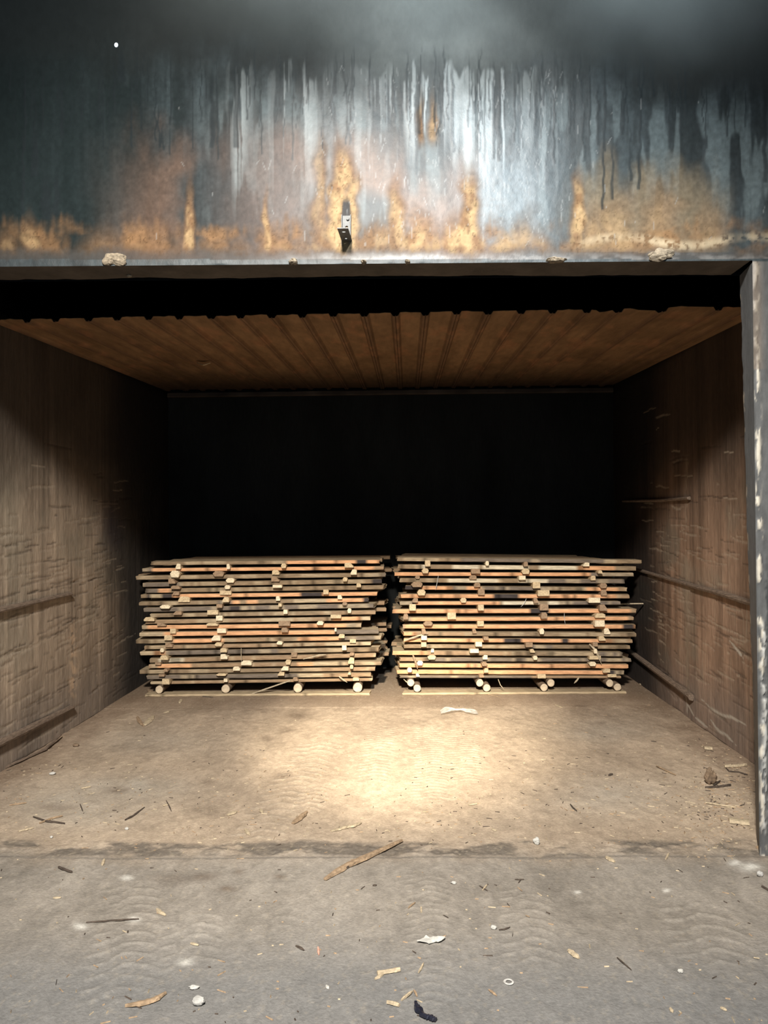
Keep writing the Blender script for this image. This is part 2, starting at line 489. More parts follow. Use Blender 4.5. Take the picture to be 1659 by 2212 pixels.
# jamb reveal at the right
jb = Patch(np.arange(0, OPZ + 0.001, 0.011), np.linspace(0, 1, 14), lambda U, V: (OPR + V * (0.03 + 0.05 * (1 - U / OPZ)), FW + (FB - FW) * V, U), (0.11, 0.115, 0.12), 0.6)
jb.P[..., 1] += ((fbm(jb.U / 0.3, jb.U * 0, 66) - 0.5) * 0.05 + (fbm(jb.U / 0.07, jb.U * 0, 67) - .5) * 0.016) * jb.V ** 2
jb.col *= (0.65 + 0.7 * fbm(jb.U / 0.35, jb.V * 3, 68))[..., None]
jb.col = mixc(jb.col, (0.085, 0.072, 0.06), sstep(1.3, 0.4, jb.U) * 0.8)
ch = sstep(0.6, 0.66, fbm(jb.U / 0.05, jb.V * 3, 69)) * sstep(0.8, 1, jb.V)
jb.col = mixc(jb.col, (0.35, 0.3, 0.24), ch)
parts.append(jb.data((0, 0, 0)))
# left reveal, back faces
dk = (0.05, 0.04, 0.032)
parts.append(quad_part([(OPL, FW, 0), (OPL, FB, 0), (OPL, FB, OPZ), (OPL, FW, OPZ)], (0.1, 0.09, 0.08)))
parts.append(quad_part([(-3.4, FB + .03, OPZ), (3.2, FB + .03, OPZ), (3.2, FB + .03, 5.4), (-3.4, FB + .03, 5.4)], (0.012, 0.012, 0.012)))
parts.append(quad_part([(-3.4, FB, 0), (OPL, FB, 0), (OPL, FB, OPZ), (-3.4, FB, OPZ)], dk))
parts.append(quad_part([(OPR + .09, FB + .02, 0), (3.2, FB, 0), (3.2, FB, OPZ), (OPR + .06, FB + .02, OPZ)], dk))
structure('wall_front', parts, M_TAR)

# ------------------------------------------------------------------ setting: side walls, back wall, roof slab
ROOF = 4.4


def side_wall(name, side):
    fx = lx if side == 'left' else rx
    u = np.arange(FB, 8.5, 0.011)
    v = np.concatenate([np.arange(0, 2.95, 0.010), np.linspace(2.97, ROOF, 14)])
    p = Patch(u, v, lambda U, V: (fx(U), U, V), (0.31, 0.245, 0.185) if side == 'left' else (0.235, 0.155, 0.108), 0.7)
    sd = 70 if side == 'left' else 90
    U, V = p.U, p.V
    st = fbm(U / 0.035, V / 1.1, sd, 3)
    st2 = fbm(U / 0.15, V / 1.6, sd + 1, 3)
    bl = fbm(U / 0.6, V / 0.5, sd + 2)
    p.col *= ((0.55 + 0.9 * st) * (0.6 + 0.8 * st2) * (0.6 + 0.8 * bl))[..., None]
    p.col = mixc(p.col, (0.20, 0.175, 0.135), sstep(0.5, 0.68, bl) * 0.55 * (1 - sstep(1.7, 2.3, V)))
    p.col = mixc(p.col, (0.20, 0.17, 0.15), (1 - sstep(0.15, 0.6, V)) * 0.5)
    # soot, plus the shade overhead and towards the back painted into the colour
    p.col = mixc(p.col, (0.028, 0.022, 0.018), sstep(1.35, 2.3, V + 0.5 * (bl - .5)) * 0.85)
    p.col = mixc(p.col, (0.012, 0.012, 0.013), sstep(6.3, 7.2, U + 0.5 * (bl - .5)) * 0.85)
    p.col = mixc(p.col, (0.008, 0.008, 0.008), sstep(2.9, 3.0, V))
    r = random.Random(sd)
    for k in range(330):                       # scuffs and gouges left by loads
        a, z = r.uniform(FB + 0.1, 7.0), abs(r.gauss(0.9, 0.55))
        Ls = r.uniform(0.05, 0.5)
        sl, m = p.line((a, z), (a + Ls, z + r.uniform(-.03, .10) * Ls), r.choice([0.005, 0.006, 0.009]), 0.012, k)
        if m is None:
            continue
        c = (0.03, 0.022, 0.018) if r.random() < (0.6 if side == 'left' else 0.4) else (0.34, 0.28, 0.21)
        p.col[sl] = p.col[sl] + (np.array(c) - p.col[sl]) * (m * r.uniform(.15, .6))[..., None]
        p.h[sl] -= 0.003 * m
    for k in range(60):                        # vertical streaks
        a, z = r.uniform(FB + 0.1, 6.9), r.uniform(0.1, 1.6)
        sl, m = p.line((a, z), (a, z + r.uniform(.1, .5)), 0.008, 0.015, k)
        if m is not None:
            p.col[sl] = p.col[sl] + (np.array((0.32, 0.26, 0.19)) - p.col[sl]) * (m * r.uniform(.1, .4))[..., None]
    if side == 'left':
        m = np.exp(-((p.px - 158) / 9.0) ** 2) * sstep(1340, 1370, p.py) * (1 - sstep(1490, 1520, p.py)) * sstep(.42, .55, fbm(p.px / 5, p.py / 9, 77))
        p.col = mixc(p.col, (0.45, 0.33, 0.23), np.clip(m, 0, 1))
        m = np.exp(-((p.px - 242) / 26.0) ** 2 - ((p.py - 1130) / 60.0) ** 2)
        p.col = mixc(p.col, (0.03, 0.025, 0.03), m * 0.8)
        m = np.exp(-((p.px - 20) / 30.0) ** 2 - ((p.py - 1130) / 80.0) ** 2)
        p.col = mixc(p.col, (0.30, 0.26, 0.20), m * 0.6)
    else:
        m = np.exp(-((p.px - 1484) / 3.5) ** 2) * sstep(980, 1000, p.py) * (1 - sstep(1490, 1530, p.py)) * sstep(.35, .55, fbm(p.px / 8, p.py / 40, 78))
        p.col = mixc(p.col, (0.28, 0.22, 0.16), m * .6)
        for (a, b), (c, d) in [((1482, 1520), (1500, 1545)), ((1500, 1545), (1530, 1572)), ((1515, 1515), (1612, 1572)), ((1530, 1555), (1590, 1608)), ((1575, 1385), (1605, 1425)), ((1480, 1500), (1484, 1545))]:
            q0, q1 = on_side(a, b, side), on_side(c, d, side)
            sl, m = p.line((q0.y, q0.z), (q1.y, q1.z), 0.012, 0.02, int(a))
            if m is not None:
                p.col[sl] = p.col[sl] + (np.array((0.42, 0.38, 0.32)) - p.col[sl]) * (m * .8)[..., None]
    p.h += 0.008 * (fbm(U / 0.3, V / 0.3, sd + 5) - .5) + 0.003 * (fbm(U / 0.04, V / 0.06, sd + 6) - .5)
    s = 1 if side == 'left' else -1
    xo = -3.0 if side == 'left' else 3.0
    slab = [(xo, FB, 0), (xo, 8.5, 0), (xo, 8.5, ROOF), (xo, FB, ROOF)]
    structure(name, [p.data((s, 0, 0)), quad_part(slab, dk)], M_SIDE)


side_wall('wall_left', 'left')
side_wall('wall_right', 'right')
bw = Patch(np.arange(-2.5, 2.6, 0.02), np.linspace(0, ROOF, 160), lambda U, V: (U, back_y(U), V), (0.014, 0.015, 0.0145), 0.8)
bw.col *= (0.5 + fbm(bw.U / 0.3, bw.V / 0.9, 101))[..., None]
bw.h = 0.01 * (fbm(bw.U / .3, bw.V / .3, 102) - .5)
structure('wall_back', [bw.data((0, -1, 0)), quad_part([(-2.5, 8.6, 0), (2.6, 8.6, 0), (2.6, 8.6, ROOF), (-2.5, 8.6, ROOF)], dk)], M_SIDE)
structure('ceiling.001', [quad_part([(-3.0, FB, ROOF), (3.0, FB, ROOF), (3.0, 8.6, ROOF), (-3.0, 8.6, ROOF)], (0.008, 0.009, 0.009)),
                          quad_part([(-3.0, FB, ROOF + .15), (3.0, FB, ROOF + .15), (3.0, 8.6, ROOF + .15), (-3.0, 8.6, ROOF + .15)], dk)], M_SIDE)

# ------------------------------------------------------------------ setting: ribbed sheet ceiling
ribs_px = [-28, 42, 107, 180, 245, 315, 382, 452, 517, 585, 652, 720, 787, 854, 919, 986, 1054, 1124, 1191, 1264, 1331, 1424, 1539, 1606]
CFD = 4.75


def sheet_z(D):
    return 2.885 + 0.043 * (D - CFD)


prof = [(lx(CFD) + 0.006, 0.0, 0)]
for p_ in ribs_px:
    X0 = at_depth(p_, 672, CFD).x
    prof += [(X0 - 0.030, 0, 0), (X0 - 0.026, -0.004, 0), (X0 - 0.016, -0.020, 1), (X0 - 0.004, -0.021, 1), (X0, -0.014, 1), (X0 + 0.004, -0.021, 1), (X0 + 0.016, -0.020, 1), (X0 + 0.026, -0.004, 0), (X0 + 0.030, 0, 0)]
    for t in (0.25, 0.5, 0.75):
        prof.append((X0 + 0.030 + t * 0.13, 0.002 * math.sin(t * 9 + p_), 0))
prof = [q for q in sorted(prof) if lx(CFD) < q[0] < rx(CFD) - 0.01]
prof.append((rx(CFD) - 0.012, 0, 0))
PX = np.array([q[0] for q in prof]); PZ = np.array([q[1] for q in prof])
ts = np.concatenate([[0, 0.004, 0.012], np.linspace(0.03, 1, 60)])
TT, II = np.meshgrid(ts, np.arange(len(PX)), indexing='ij')
f0 = CFD - 0.040 * PX + 0.05 * (fbm(PX / 0.09, PX * 0, 111, 3) - .5) + 0.10 * np.exp(-((PX - 1.62) / 0.06) ** 2) - 0.05 * np.exp(-((PX - 1.85) / 0.1) ** 2) + 0.09 * np.exp(-((PX - 1.35) / 0.04) ** 2)
DD = f0[II] + TT * (back_y(PX)[II] - 0.02 - f0[II])
XX = PX[II] * (1 + 0.012 * 0) + 0.0265 * (DD - CFD)
XX = np.clip(XX, lx(DD) + 0.012, rx(DD) - 0.016)
ZZ = sheet_z(DD) + PZ[II] + 0.006 * (fbm(XX / 0.5, DD / 0.7, 112) - .5)
sh = Patch(ts, np.arange(len(PX)), lambda U, V: (XX, DD, ZZ), (0.20, 0.122, 0.066), 0.75)
sh.col *= (0.6 + 0.8 * fbm(XX / 0.12, DD / 0.5, 113))[..., None]
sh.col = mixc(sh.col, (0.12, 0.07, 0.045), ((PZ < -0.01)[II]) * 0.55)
sh.col = mixc(sh.col, (0.30, 0.15, 0.08), sstep(0.6, 0.72, fbm(XX / 0.08, DD / 0.2, 114)) * 0.5)
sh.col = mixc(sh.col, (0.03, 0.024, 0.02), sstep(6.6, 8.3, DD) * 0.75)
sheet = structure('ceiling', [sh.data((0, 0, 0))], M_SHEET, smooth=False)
md = sheet.modifiers.new('thickness', 'SOLIDIFY'); md.thickness = 0.003; md.offset = 1

# ------------------------------------------------------------------ setting: floor
u = np.concatenate([np.linspace(-3.4, -2.6, 6), np.arange(-2.55, 2.5, 0.009), np.linspace(2.55, 3.4, 6)])
v = np.concatenate([np.linspace(-6, 2.2, 20), np.arange(2.25, 4.2, 0.007), np.arange(4.2, 7.3, 0.0095), np.linspace(7.32, 8.6, 40)])
fl = Patch(u, v, lambda U, V: (U, V, U * 0), (0.235, 0.21, 0.18), 0.85)
x, y, U, V = fl.px, fl.py, fl.U, fl.V
b1, b2, b3 = fbm(U / 0.5, V / 0.6, 121), fbm(U / 0.12, V / 0.2, 122), fbm(U / 0.03, V / 0.05, 123, 3)
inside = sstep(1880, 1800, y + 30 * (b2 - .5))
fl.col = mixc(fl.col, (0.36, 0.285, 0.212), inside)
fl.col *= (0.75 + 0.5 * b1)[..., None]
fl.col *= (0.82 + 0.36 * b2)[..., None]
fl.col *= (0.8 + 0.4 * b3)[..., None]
# darker colour near the walls and the stacks
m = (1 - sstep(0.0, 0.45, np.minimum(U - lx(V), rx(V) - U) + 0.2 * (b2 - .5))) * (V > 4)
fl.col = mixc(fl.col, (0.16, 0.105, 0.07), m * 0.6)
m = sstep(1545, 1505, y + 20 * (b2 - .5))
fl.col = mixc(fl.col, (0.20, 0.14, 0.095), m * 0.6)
# grey swept patches inside
for gx, gy, sx, sy, a in [(150, 1740, 140, 45, .6), (300, 1700, 120, 30, .5), (1330, 1720, 130, 40, .45), (1300, 1580, 90, 22, .4), (330, 1600, 130, 30, .3)]:
    m = np.exp(-((x - gx) / sx) ** 2 - ((y - gy) / sy) ** 2) * (0.4 + b2) * a
    fl.col = mixc(fl.col, (0.33, 0.31, 0.27), np.clip(m, 0, 1))
# dark wet-looking stains
for gx, gy, sx, sy, a in [(640, 1545, 28, 9, .6), (620, 1580, 20, 7, .45), (575, 1597, 12, 6, .5), (255, 1707, 24, 6, .6), (120, 1745, 45, 9, .4), (610, 1677, 22, 7, .55), (450, 1690, 16, 8, .4), (1252, 1525, 14, 3, .5), (1300, 1562, 10, 3, .4),
                          (440, 1890, 30, 10, .5), (490, 1915, 22, 6, .6), (515, 1880, 12, 6, .5), (605, 1892, 12, 5, .6), (370, 1895, 40, 12, .35), (1480, 1600, 70, 8, .2), (1060, 1722, 14, 7, .35)]:
    m = np.exp(-((x - gx) / sx) ** 2 - ((y - gy) / sy) ** 2) * (0.5 + b3) * a
    fl.col = mixc(fl.col, (0.10, 0.07, 0.05), np.clip(m, 0, 1))
# dark rubble strip on the threshold
strip = sstep(1812, 1822, y + 10 * (b2 - .5)) * (1 - sstep(1843, 1850, y + 6 * (b2 - .5)))
sm = strip * sstep(0.40, 0.56, fbm(U / 0.18, V / 0.10, 125) + 0.1 * np.exp(-((x - 600) / 350.) ** 2)) * (0.45 + 0.6 * b3 + .1)
fl.col = mixc(fl.col, (0.09, 0.08, 0.07), np.clip(sm, 0, 1) * 0.85)
fl.h += strip * 0.010 * (fbm(U / 0.03, V / 0.03, 126, 3) - .5)
m = np.exp(-((y - 1851 - 3 * (b2 - .5)) / 2.2) ** 2)
fl.col = mixc(fl.col, (0.11, 0.10, 0.09), m * 0.6)
# greyer earth towards the gate, with its dim cool light painted in
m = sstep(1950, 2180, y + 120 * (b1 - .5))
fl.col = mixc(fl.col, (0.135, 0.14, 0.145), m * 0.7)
# pale speckle and sawdust
m = sstep(0.70, 0.78, fbm(U / 0.012, V / 0.02, 128, 2))
fl.col = mixc(fl.col, (0.44, 0.37, 0.27), m * (0.12 + 0.25 * inside))
for gx, gy, s in [(1440, 1923, 5), (1248, 1925, 5), (1620, 1873, 14), (1585, 1865, 8), (400, 2075, 10), (175, 2000, 9), (290, 1983, 8), (275, 1892, 8)]:
    m = np.exp(-((x - gx) / (s * 1.5)) ** 2 - ((y - gy) / (s * .7)) ** 2) * (.4 + b3)
    fl.col = mixc(fl.col, (0.62, 0.60, 0.55), np.clip(m, 0, 1) * .8)
fl.h += 0.030 * (fbm(U / 0.8, V / 0.8, 130, 2) - .5) * (V < 6.6) + 0.012 * (b2 - .5) + 0.006 * (b3 - .5)


def tread(p0, p1, w, pitch, seed, amp):
    """tyre print: chevron lugs pressed along a line"""
    a, b = on_floor(*p0), on_floor(*p1)
    d = Vector((b.x - a.x, b.y - a.y)); L = d.length; d /= L
    t = (U - a.x) * d.x + (V - a.y) * d.y
    s = -(U - a.x) * d.y + (V - a.y) * d.x + (fbm(t / .4, t * 0, seed) - .5) * .04
    ph = t / pitch + np.abs(s) / w * 0.9 + 0.25 * np.sin(s / w * 3)
    lug = sstep(0.30, 0.42, np.abs((ph % 1) - .5)) * (1 - sstep(w * .8, w, np.abs(s)))
    cut = 1 - (1 - sstep(0.004, 0.012, np.abs(s - w * .35))) * .9
    fade = sstep(0, .15, t) * (1 - sstep(L - .15, L, t)) * (.25 + .9 * fbm(U / .25, V / .25, seed + 1))
    k = lug * cut * fade
    fl.h[...] += k * amp * .6
    fl.col[...] = mixc(fl.col, (0.36, 0.33, 0.285), np.clip(k * .20, 0, 1))


tread((250, 2190), (290, 1890), .13, .075, 141, .008)
tread((400, 2120), (420, 1950), .12, .08, 142, .006)
tread((600, 2020), (600, 1930), .10, .08, 143, .006)
tread((930, 2210), (915, 1870), .10, .05, 144, .005)
tread((1150, 2120), (1130, 1900), .12, .07, 145, .006)
tread((1560, 2110), (1500, 1930), .16, .09, 146, .007)
tread((655, 1760), (690, 1690), .10, .06, 147, .008)
tread((930, 1740), (925, 1560), .12, .05, 148, .008)
tread((800, 1700), (830, 1560), .12, .06, 149, .007)
tread((1010, 1700), (1000, 1560), .12, .05, 150, .008)
tread((540, 1820), (700, 1600), .16, .09, 151, .006)
base_h = fl.h.copy()
fl.h -= np.maximum(0, fl.h.max() * 0)
edgefade = sstep(6.75, 6.55, V)
fl.h *= edgefade


def floor_z(X, Y):
    i = int(np.clip(np.searchsorted(fl.u, X), 1, len(fl.u) - 1))
    j = int(np.clip(np.searchsorted(fl.v, Y), 1, len(fl.v) - 1))
    return float(max(fl.h[i, j], fl.h[i - 1, j], fl.h[i, j - 1], fl.h[i - 1, j - 1]))


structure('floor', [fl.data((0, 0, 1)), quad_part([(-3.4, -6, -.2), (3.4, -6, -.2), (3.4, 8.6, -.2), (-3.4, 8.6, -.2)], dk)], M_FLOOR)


# ------------------------------------------------------------------ generic shapes
def tube_mesh(name, pts, w, t, n=5, seed=0, taper=(0.5, 0.4), up=Vector((0, 0, 1)), rag=0.15):
    """bent prism along pts, width w, thickness t, resting with its underside on pts"""
    r = random.Random(seed)
    P = []
    for a, b in zip(pts[:-1], pts[1:]):
        for k in range(n):
            P.append(a.lerp(b, k / n))
    P.append(pts[-1].copy())
    vs, fs = [], []
    N = len(P)
    for i, p in enumerate(P):
        d = (P[min(i + 1, N - 1)] - P[max(i - 1, 0)]).normalized()
        s = d.cross(up).normalized()
        uu = s.cross(d).normalized()
        q = i / (N - 1)
        k = (taper[0] + (1 - taper[0]) * min(1, q / 0.3)) * (taper[1] + (1 - taper[1]) * min(1, (1 - q) / 0.3))
        k *= 1 + r.uniform(-rag, rag)
        ww, tt = w * k * .5, t * (0.6 + 0.4 * k)
        for a, b in ((-1, .15), (-.6, 0), (.6, 0), (1, .2), (.75, .9), (0.1, 1.05), (-.7, .85)):
            vs.append(p + s * (a * ww * (1 + r.uniform(-rag, rag))) + uu * (b * tt))
    K = 7
    for i in range(N - 1):
        for k in range(K):
            a = i * K + k
            b = i * K + (k + 1) % K
            fs.append((a, b, b + K, a + K))
    fs.append(tuple(range(K - 1, -1, -1)))
    fs.append(tuple((N - 1) * K + k for k in range(K)))
    me = bpy.data.meshes.new(name)
    c = sum(P, Vector()) / N
    me.from_pydata([v - c for v in vs], [], fs)
    me.update()
    return me, c


def strip(name, pts, w, t, mat, label, cat, group=None, seed=0, **kw):
    me, c = tube_mesh(name, pts, w, t, seed=seed, **kw)
    me.materials.append(mat)
    o = link(bpy.data.objects.new(name, me))
    o.location = c
    return tag(o, label, cat, group)


def lump(name, loc, size, mat, label, cat, seed=0, sub=3, group=None, rough=0.35):
    bm = bmesh.new()
    bmesh.ops.create_icosphere(bm, subdivisions=sub, radius=1)
    for vv in bm.verts:
        p = vv.co
        n = fbm(np.array(p.x * 1.3 + seed * 3.1), np.array(p.y * 1.3 + p.z * 1.7), seed, 4)
        vv.co = p * (1 + rough * 2 * (float(n) - .5))
        vv.co.x *= size[0]; vv.co.y *= size[1]; vv.co.z *= size[2]
    lo = min(vv.co.z for vv in bm.verts)
    for vv in bm.verts:
        vv.co.z -= lo
    me = bpy.data.meshes.new(name)
    bm.to_mesh(me); bm.free()
    me.materials.append(mat)
    o = link(bpy.data.objects.new(name, me))
    o.location = loc
    return tag(o, label, cat, group)


# ------------------------------------------------------------------ lumber stacks
WC = {'O': (0.60, 0.325, 0.17), 'G': (0.235, 0.168, 0.105), 'D': (0.055, 0.045, 0.042), 'W': (0.55, 0.47, 0.34), 'B': (0.29, 0.195, 0.118), 'P': (0.40, 0.31, 0.20), 'S': (0.165, 0.13, 0.10)}
WNAME = {'O': 'orange', 'G': 'grey', 'D': 'dark', 'W': 'pale flaky', 'B': 'brown', 'P': 'tan', 'S': 'slate grey'}
ORD = ['top', 'second', 'third', 'fourth', 'fifth', 'sixth', 'seventh', 'eighth', 'ninth', 'tenth', 'eleventh', 'twelfth', 'thirteenth', 'fourteenth', 'fifteenth', 'sixteenth', 'seventeenth', 'eighteenth', 'nineteenth', 'twentieth']
SD = 7.09


def board_mesh(name, L, Wd, T, seed, span, top='P', wane=0.006, tilt=0.0, N=64):
    """rough plank: X along its length, Y into the stack, Z up; span = function x(0..1) -> colour of the front edge"""
    r = random.Random(seed)
    ring = lambda w, t: [(0.004, 0), (0, 0.006), (0.0, t - 0.006), (0.004, t), (0.03, t), (w - 0.006, t), (w, t * .6), (w, 0.008), (w - 0.006, 0), (0.03, 0)]
    K = 10
    t_ = np.linspace(0, 1, N)
    fr = (fbm(t_ * L / 0.22, t_ * 0 + .3, seed, 3) - .5) * 2 * wane + (fbm(t_ * L / 0.03, t_ * 0 + .7, seed + 1, 2) - .5) * 0.004
    zb = (fbm(t_ * L / 0.10, t_ * 0 + .1, seed + 2, 3) - .5) * 0.002
    zt = (fbm(t_ * L / 0.10, t_ * 0 + .9, seed + 3, 3) - .5) * 0.002
    e0, e1 = r.uniform(-.5, .5), r.uniform(-.5, .5)     # skew of the end cuts
    vs, cs = [], []
    tc = np.array(WC[top]) * r.uniform(.8, 1.1)
    for i in range(N):
        for k, (a, b) in enumerate(ring(Wd, T)):
            X = t_[i] * L
            q = max(0, 1 - min(i, N - 1 - i) / 2.0)
            if i < N / 2:
                X += q * (a * e0 * .35 + r.uniform(-.006, .006))
            else:
                X -= q * (a * e1 * .35 + r.uniform(-.006, .006))
            yy = a + (fr[i] if k in (0, 1, 2, 3) else 0)
            zz = b + (zt[i] if b > T * .5 else zb[i])
            vs.append((X, yy, zz + tilt * X))
            if k in (0, 1, 2, 3):
                cs.append(np.array(span(t_[i])) * (1 + 0.12 * (r.random() - .5)))
            else:
                cs.append(tc * (1 + 0.2 * (r.random() - .5)))
    q = [(i * K + k, i * K + (k + 1) % K, (i + 1) * K + (k + 1) % K, (i + 1) * K + k) for i in range(N - 1) for k in range(K)]
    me = bpy.data.meshes.new(name)
    caps = [tuple(range(K)), tuple((N - 1) * K + k for k in range(K - 1, -1, -1))]
    me.from_pydata(vs, [], [f[::-1] for f in q] + [c[::-1] for c in caps])
    # flip check: front face must look towards -Y
    me.update()
    a = me.color_attributes.new('stain', 'FLOAT_COLOR', 'POINT')
    c4 = np.ones((len(vs), 4), np.float32); c4[:, :3] = np.clip(np.array(cs), .01, .9)
    a.data.foreach_set('color', c4.ravel())
    g = me.attributes.new('gloss', 'FLOAT', 'POINT')
    g.data.foreach_set('value', np.full(len(vs), 0.8, np.float32))
    me.materials.append(M_WOOD)
    return me


def make_span(spec, x0, x1, seed):
    """spec: [(colour key, end pixel), ...] from left to right"""
    def f(t):
        X = x0 + t * (x1 - x0)
        X += (float(fbm(np.array(t * 30.0), np.array(0.2), seed, 2)) - .5) * 26
        c = spec[-1][0]
        for k, e in spec:
            if X < e:
                c = k
                break
        base = np.array(WC[c])
        n = float(fbm(np.array(t * 14.0), np.array(.5), seed + 4, 3))
        if c in 'GSBW' and n > .60:
            base = base * .4 + np.array(WC['W' if c == 'W' else 'P']) * .6
        if c == 'W' and n < .42:
            base = np.array(WC['G'])
        if c == 'G' and n < .30:
            base = base * .6
        kn = float(fbm(np.array(t * 46.0), np.array(.9), seed + 9, 2))
        if kn > .77:
            base = base * .45
        elif kn < .23 and c in 'GSB':
            base = base * .5 + np.array(WC['P']) * .5
        if c == 'O':
            base = base * (0.82 + .36 * n)
            if n < .22:
                base = base * .55
        return base
    return f


E_ = 9999
LEFT = [  # xL, yTopL, yBotL, xR, yTopR, yBotR, spans
    (326, 1212.5, 1221, 820, 1208, 1217, [('G', 620), ('O', 775), ('D', 790), ('O', E_)]),
    (308, 1226, 1235, 828, 1222.5, 1230.6, [('S', 326), ('O', 815), ('B', E_)]),
    (294, 1243.5, 1252.5, 833, 1236, 1246, [('G', 800), ('S', E_)]),
    (308, 1258, 1268, 824, 1250, 1260, [('S', 400), ('G', 810), ('D', E_)]),
    (314, 1270.5, 1281, 828, 1263, 1273, [('S', 350), ('O', 372), ('G', E_)]),
    (305, 1283, 1292, 815, 1277.6, 1286.7, [('G', 315), ('D', 330), ('P', 350), ('D', 372), ('O', 652), ('D', 694), ('O', E_)]),
    (301, 1298, 1308.5, 796, 1292, 1300, [('G', 465), ('S', 500), ('O', 514), ('G', 535), ('O', 553), ('G', 640), ('P', 700), ('O', 780), ('D', E_)]),
    (311, 1312, 1322, 807, 1303, 1313, [('S', 495), ('D', 515), ('S', E_)]),
    (325, 1325, 1334, 810.5, 1317.5, 1327, [('G', 700), ('B', E_)]),
    (314, 1338, 1348, 800, 1331, 1340, [('B', 560), ('P', 640), ('B', 720), ('O', 780), ('P', E_)]),
    (307, 1350.5, 1359.5, 780, 1345, 1355, [('G', 325), ('O', 750), ('B', 757), ('S', 772), ('B', E_)]),
    (301, 1364.5, 1375, 817, 1360, 1369, [('P', 352), ('O', 728), ('S', E_)]),
    (294, 1381, 1390.6, 823, 1373, 1382, [('G', 375), ('O', 490), ('B', 600), ('G', 640), ('O', 730), ('S', E_)]),
    (312, 1394, 1403, 800, 1385.5, 1394, [('B', 700), ('P', E_)]),
    (303, 1406.5, 1416, 818, 1397, 1407.5, [('P', 330), ('O', 350), ('S', 600), ('G', E_)]),
    (324, 1421, 1432, 812, 1411, 1419.5, [('W', 390), ('B', E_)]),
    (321, 1434, 1443.5, 823, 1424.5, 1437, [('B', 340), ('O', 420), ('B', 640), ('O', 670), ('P', 730), ('G', E_)]),
    (301, 1446, 1456, 811, 1440.5, 1449, [('G', 660), ('B', E_)]),
    (317, 1458.5, 1467.5, 802, 1451.5, 1462, [('S', 640), ('P', 700), ('B', E_)]),
    (326, 1471, 1478.5, 804, 1464, 1471, [('P', 350), ('B', E_)]),
]
RIGHT = [
    (859, 1203.5, 1212, 1385, 1208, 1217.5, [('G', 1000), ('S', 1310), ('P', 1335), ('G', E_)]),
    (859.5, 1218, 1228.5, 1373, 1222.5, 1232.5, [('G', 920), ('W', 1170), ('W', 1255), ('O', 1325), ('G', E_)]),
    (853, 1234, 1244, 1368.6, 1237, 1245, [('O', 1283), ('S', E_)]),
    (863.5, 1248, 1258, 1349.6, 1250.5, 1260.5, [('G', 955), ('W', 1070), ('G', 1110), ('W', 1180), ('S', E_)]),
    (876, 1264.5, 1273.5, 1354, 1268, 1277, [('D', 915), ('O', 978), ('S', 1010), ('O', 1046), ('S', 1180), ('G', 1265), ('O', 1340), ('B', E_)]),
    (867, 1282, 1292, 1359, 1283.5, 1292.5, [('O', 1068), ('D', 1124), ('O', 1330), ('B', E_)]),
    (863.5, 1298, 1307, 1340, 1298.5, 1306.5, [('S', 900), ('O', 1070), ('W', 1190), ('W', 1205), ('S', E_)]),
    (848, 1315, 1325, 1374, 1314, 1324, [('O', 1143), ('D', 1187), ('O', 1360), ('B', E_)]),
    (870, 1332, 1342, 1369, 1332, 1340, [('S', 884), ('O', 1355), ('B', E_)]),
    (870, 1348.5, 1358, 1373, 1348, 1358, [('S', 882), ('O', 1345), ('D', 1362), ('O', E_)]),
    (871.6, 1364, 1373.4, 1374, 1366.5, 1375.6, [('O', 908), ('B', 1000), ('G', E_)]),
    (872.5, 1378, 1387, 1366, 1380, 1389, [('O', 1078), ('D', 1122), ('O', 1215), ('D', 1240), ('O', 1320), ('B', E_)]),
    (873.5, 1391.5, 1400.5, 1360.5, 1393, 1402, [('G', 1000), ('B', 1130), ('S', 1200), ('G', E_)]),
    (848, 1405, 1415, 1344, 1408, 1418, [('O', 920), ('B', 1100), ('G', 1290), ('S', E_)]),
    (864, 1419.5, 1428.5, 1363, 1421.5, 1430, [('B', 920), ('S', E_)]),
    (863, 1432, 1442, 1356, 1434.5, 1444, [('O', 1020), ('B', 1032), ('O', E_)]),
    (858, 1446, 1456, 1348, 1448.5, 1457.5, [('O', 1318), ('D', 1330), ('S', E_)]),
    (864, 1458, 1464.5, 1342, 1460, 1465.5, [('S', 1150), ('B', E_)]),
]
c1, c2 = (lambda a: 280 + a / 5.53), (lambda a: 560 + a / 5.53)
c5, c6 = (lambda a: 840 + a / 5.53), (lambda a: 1120 + a / 5.53)
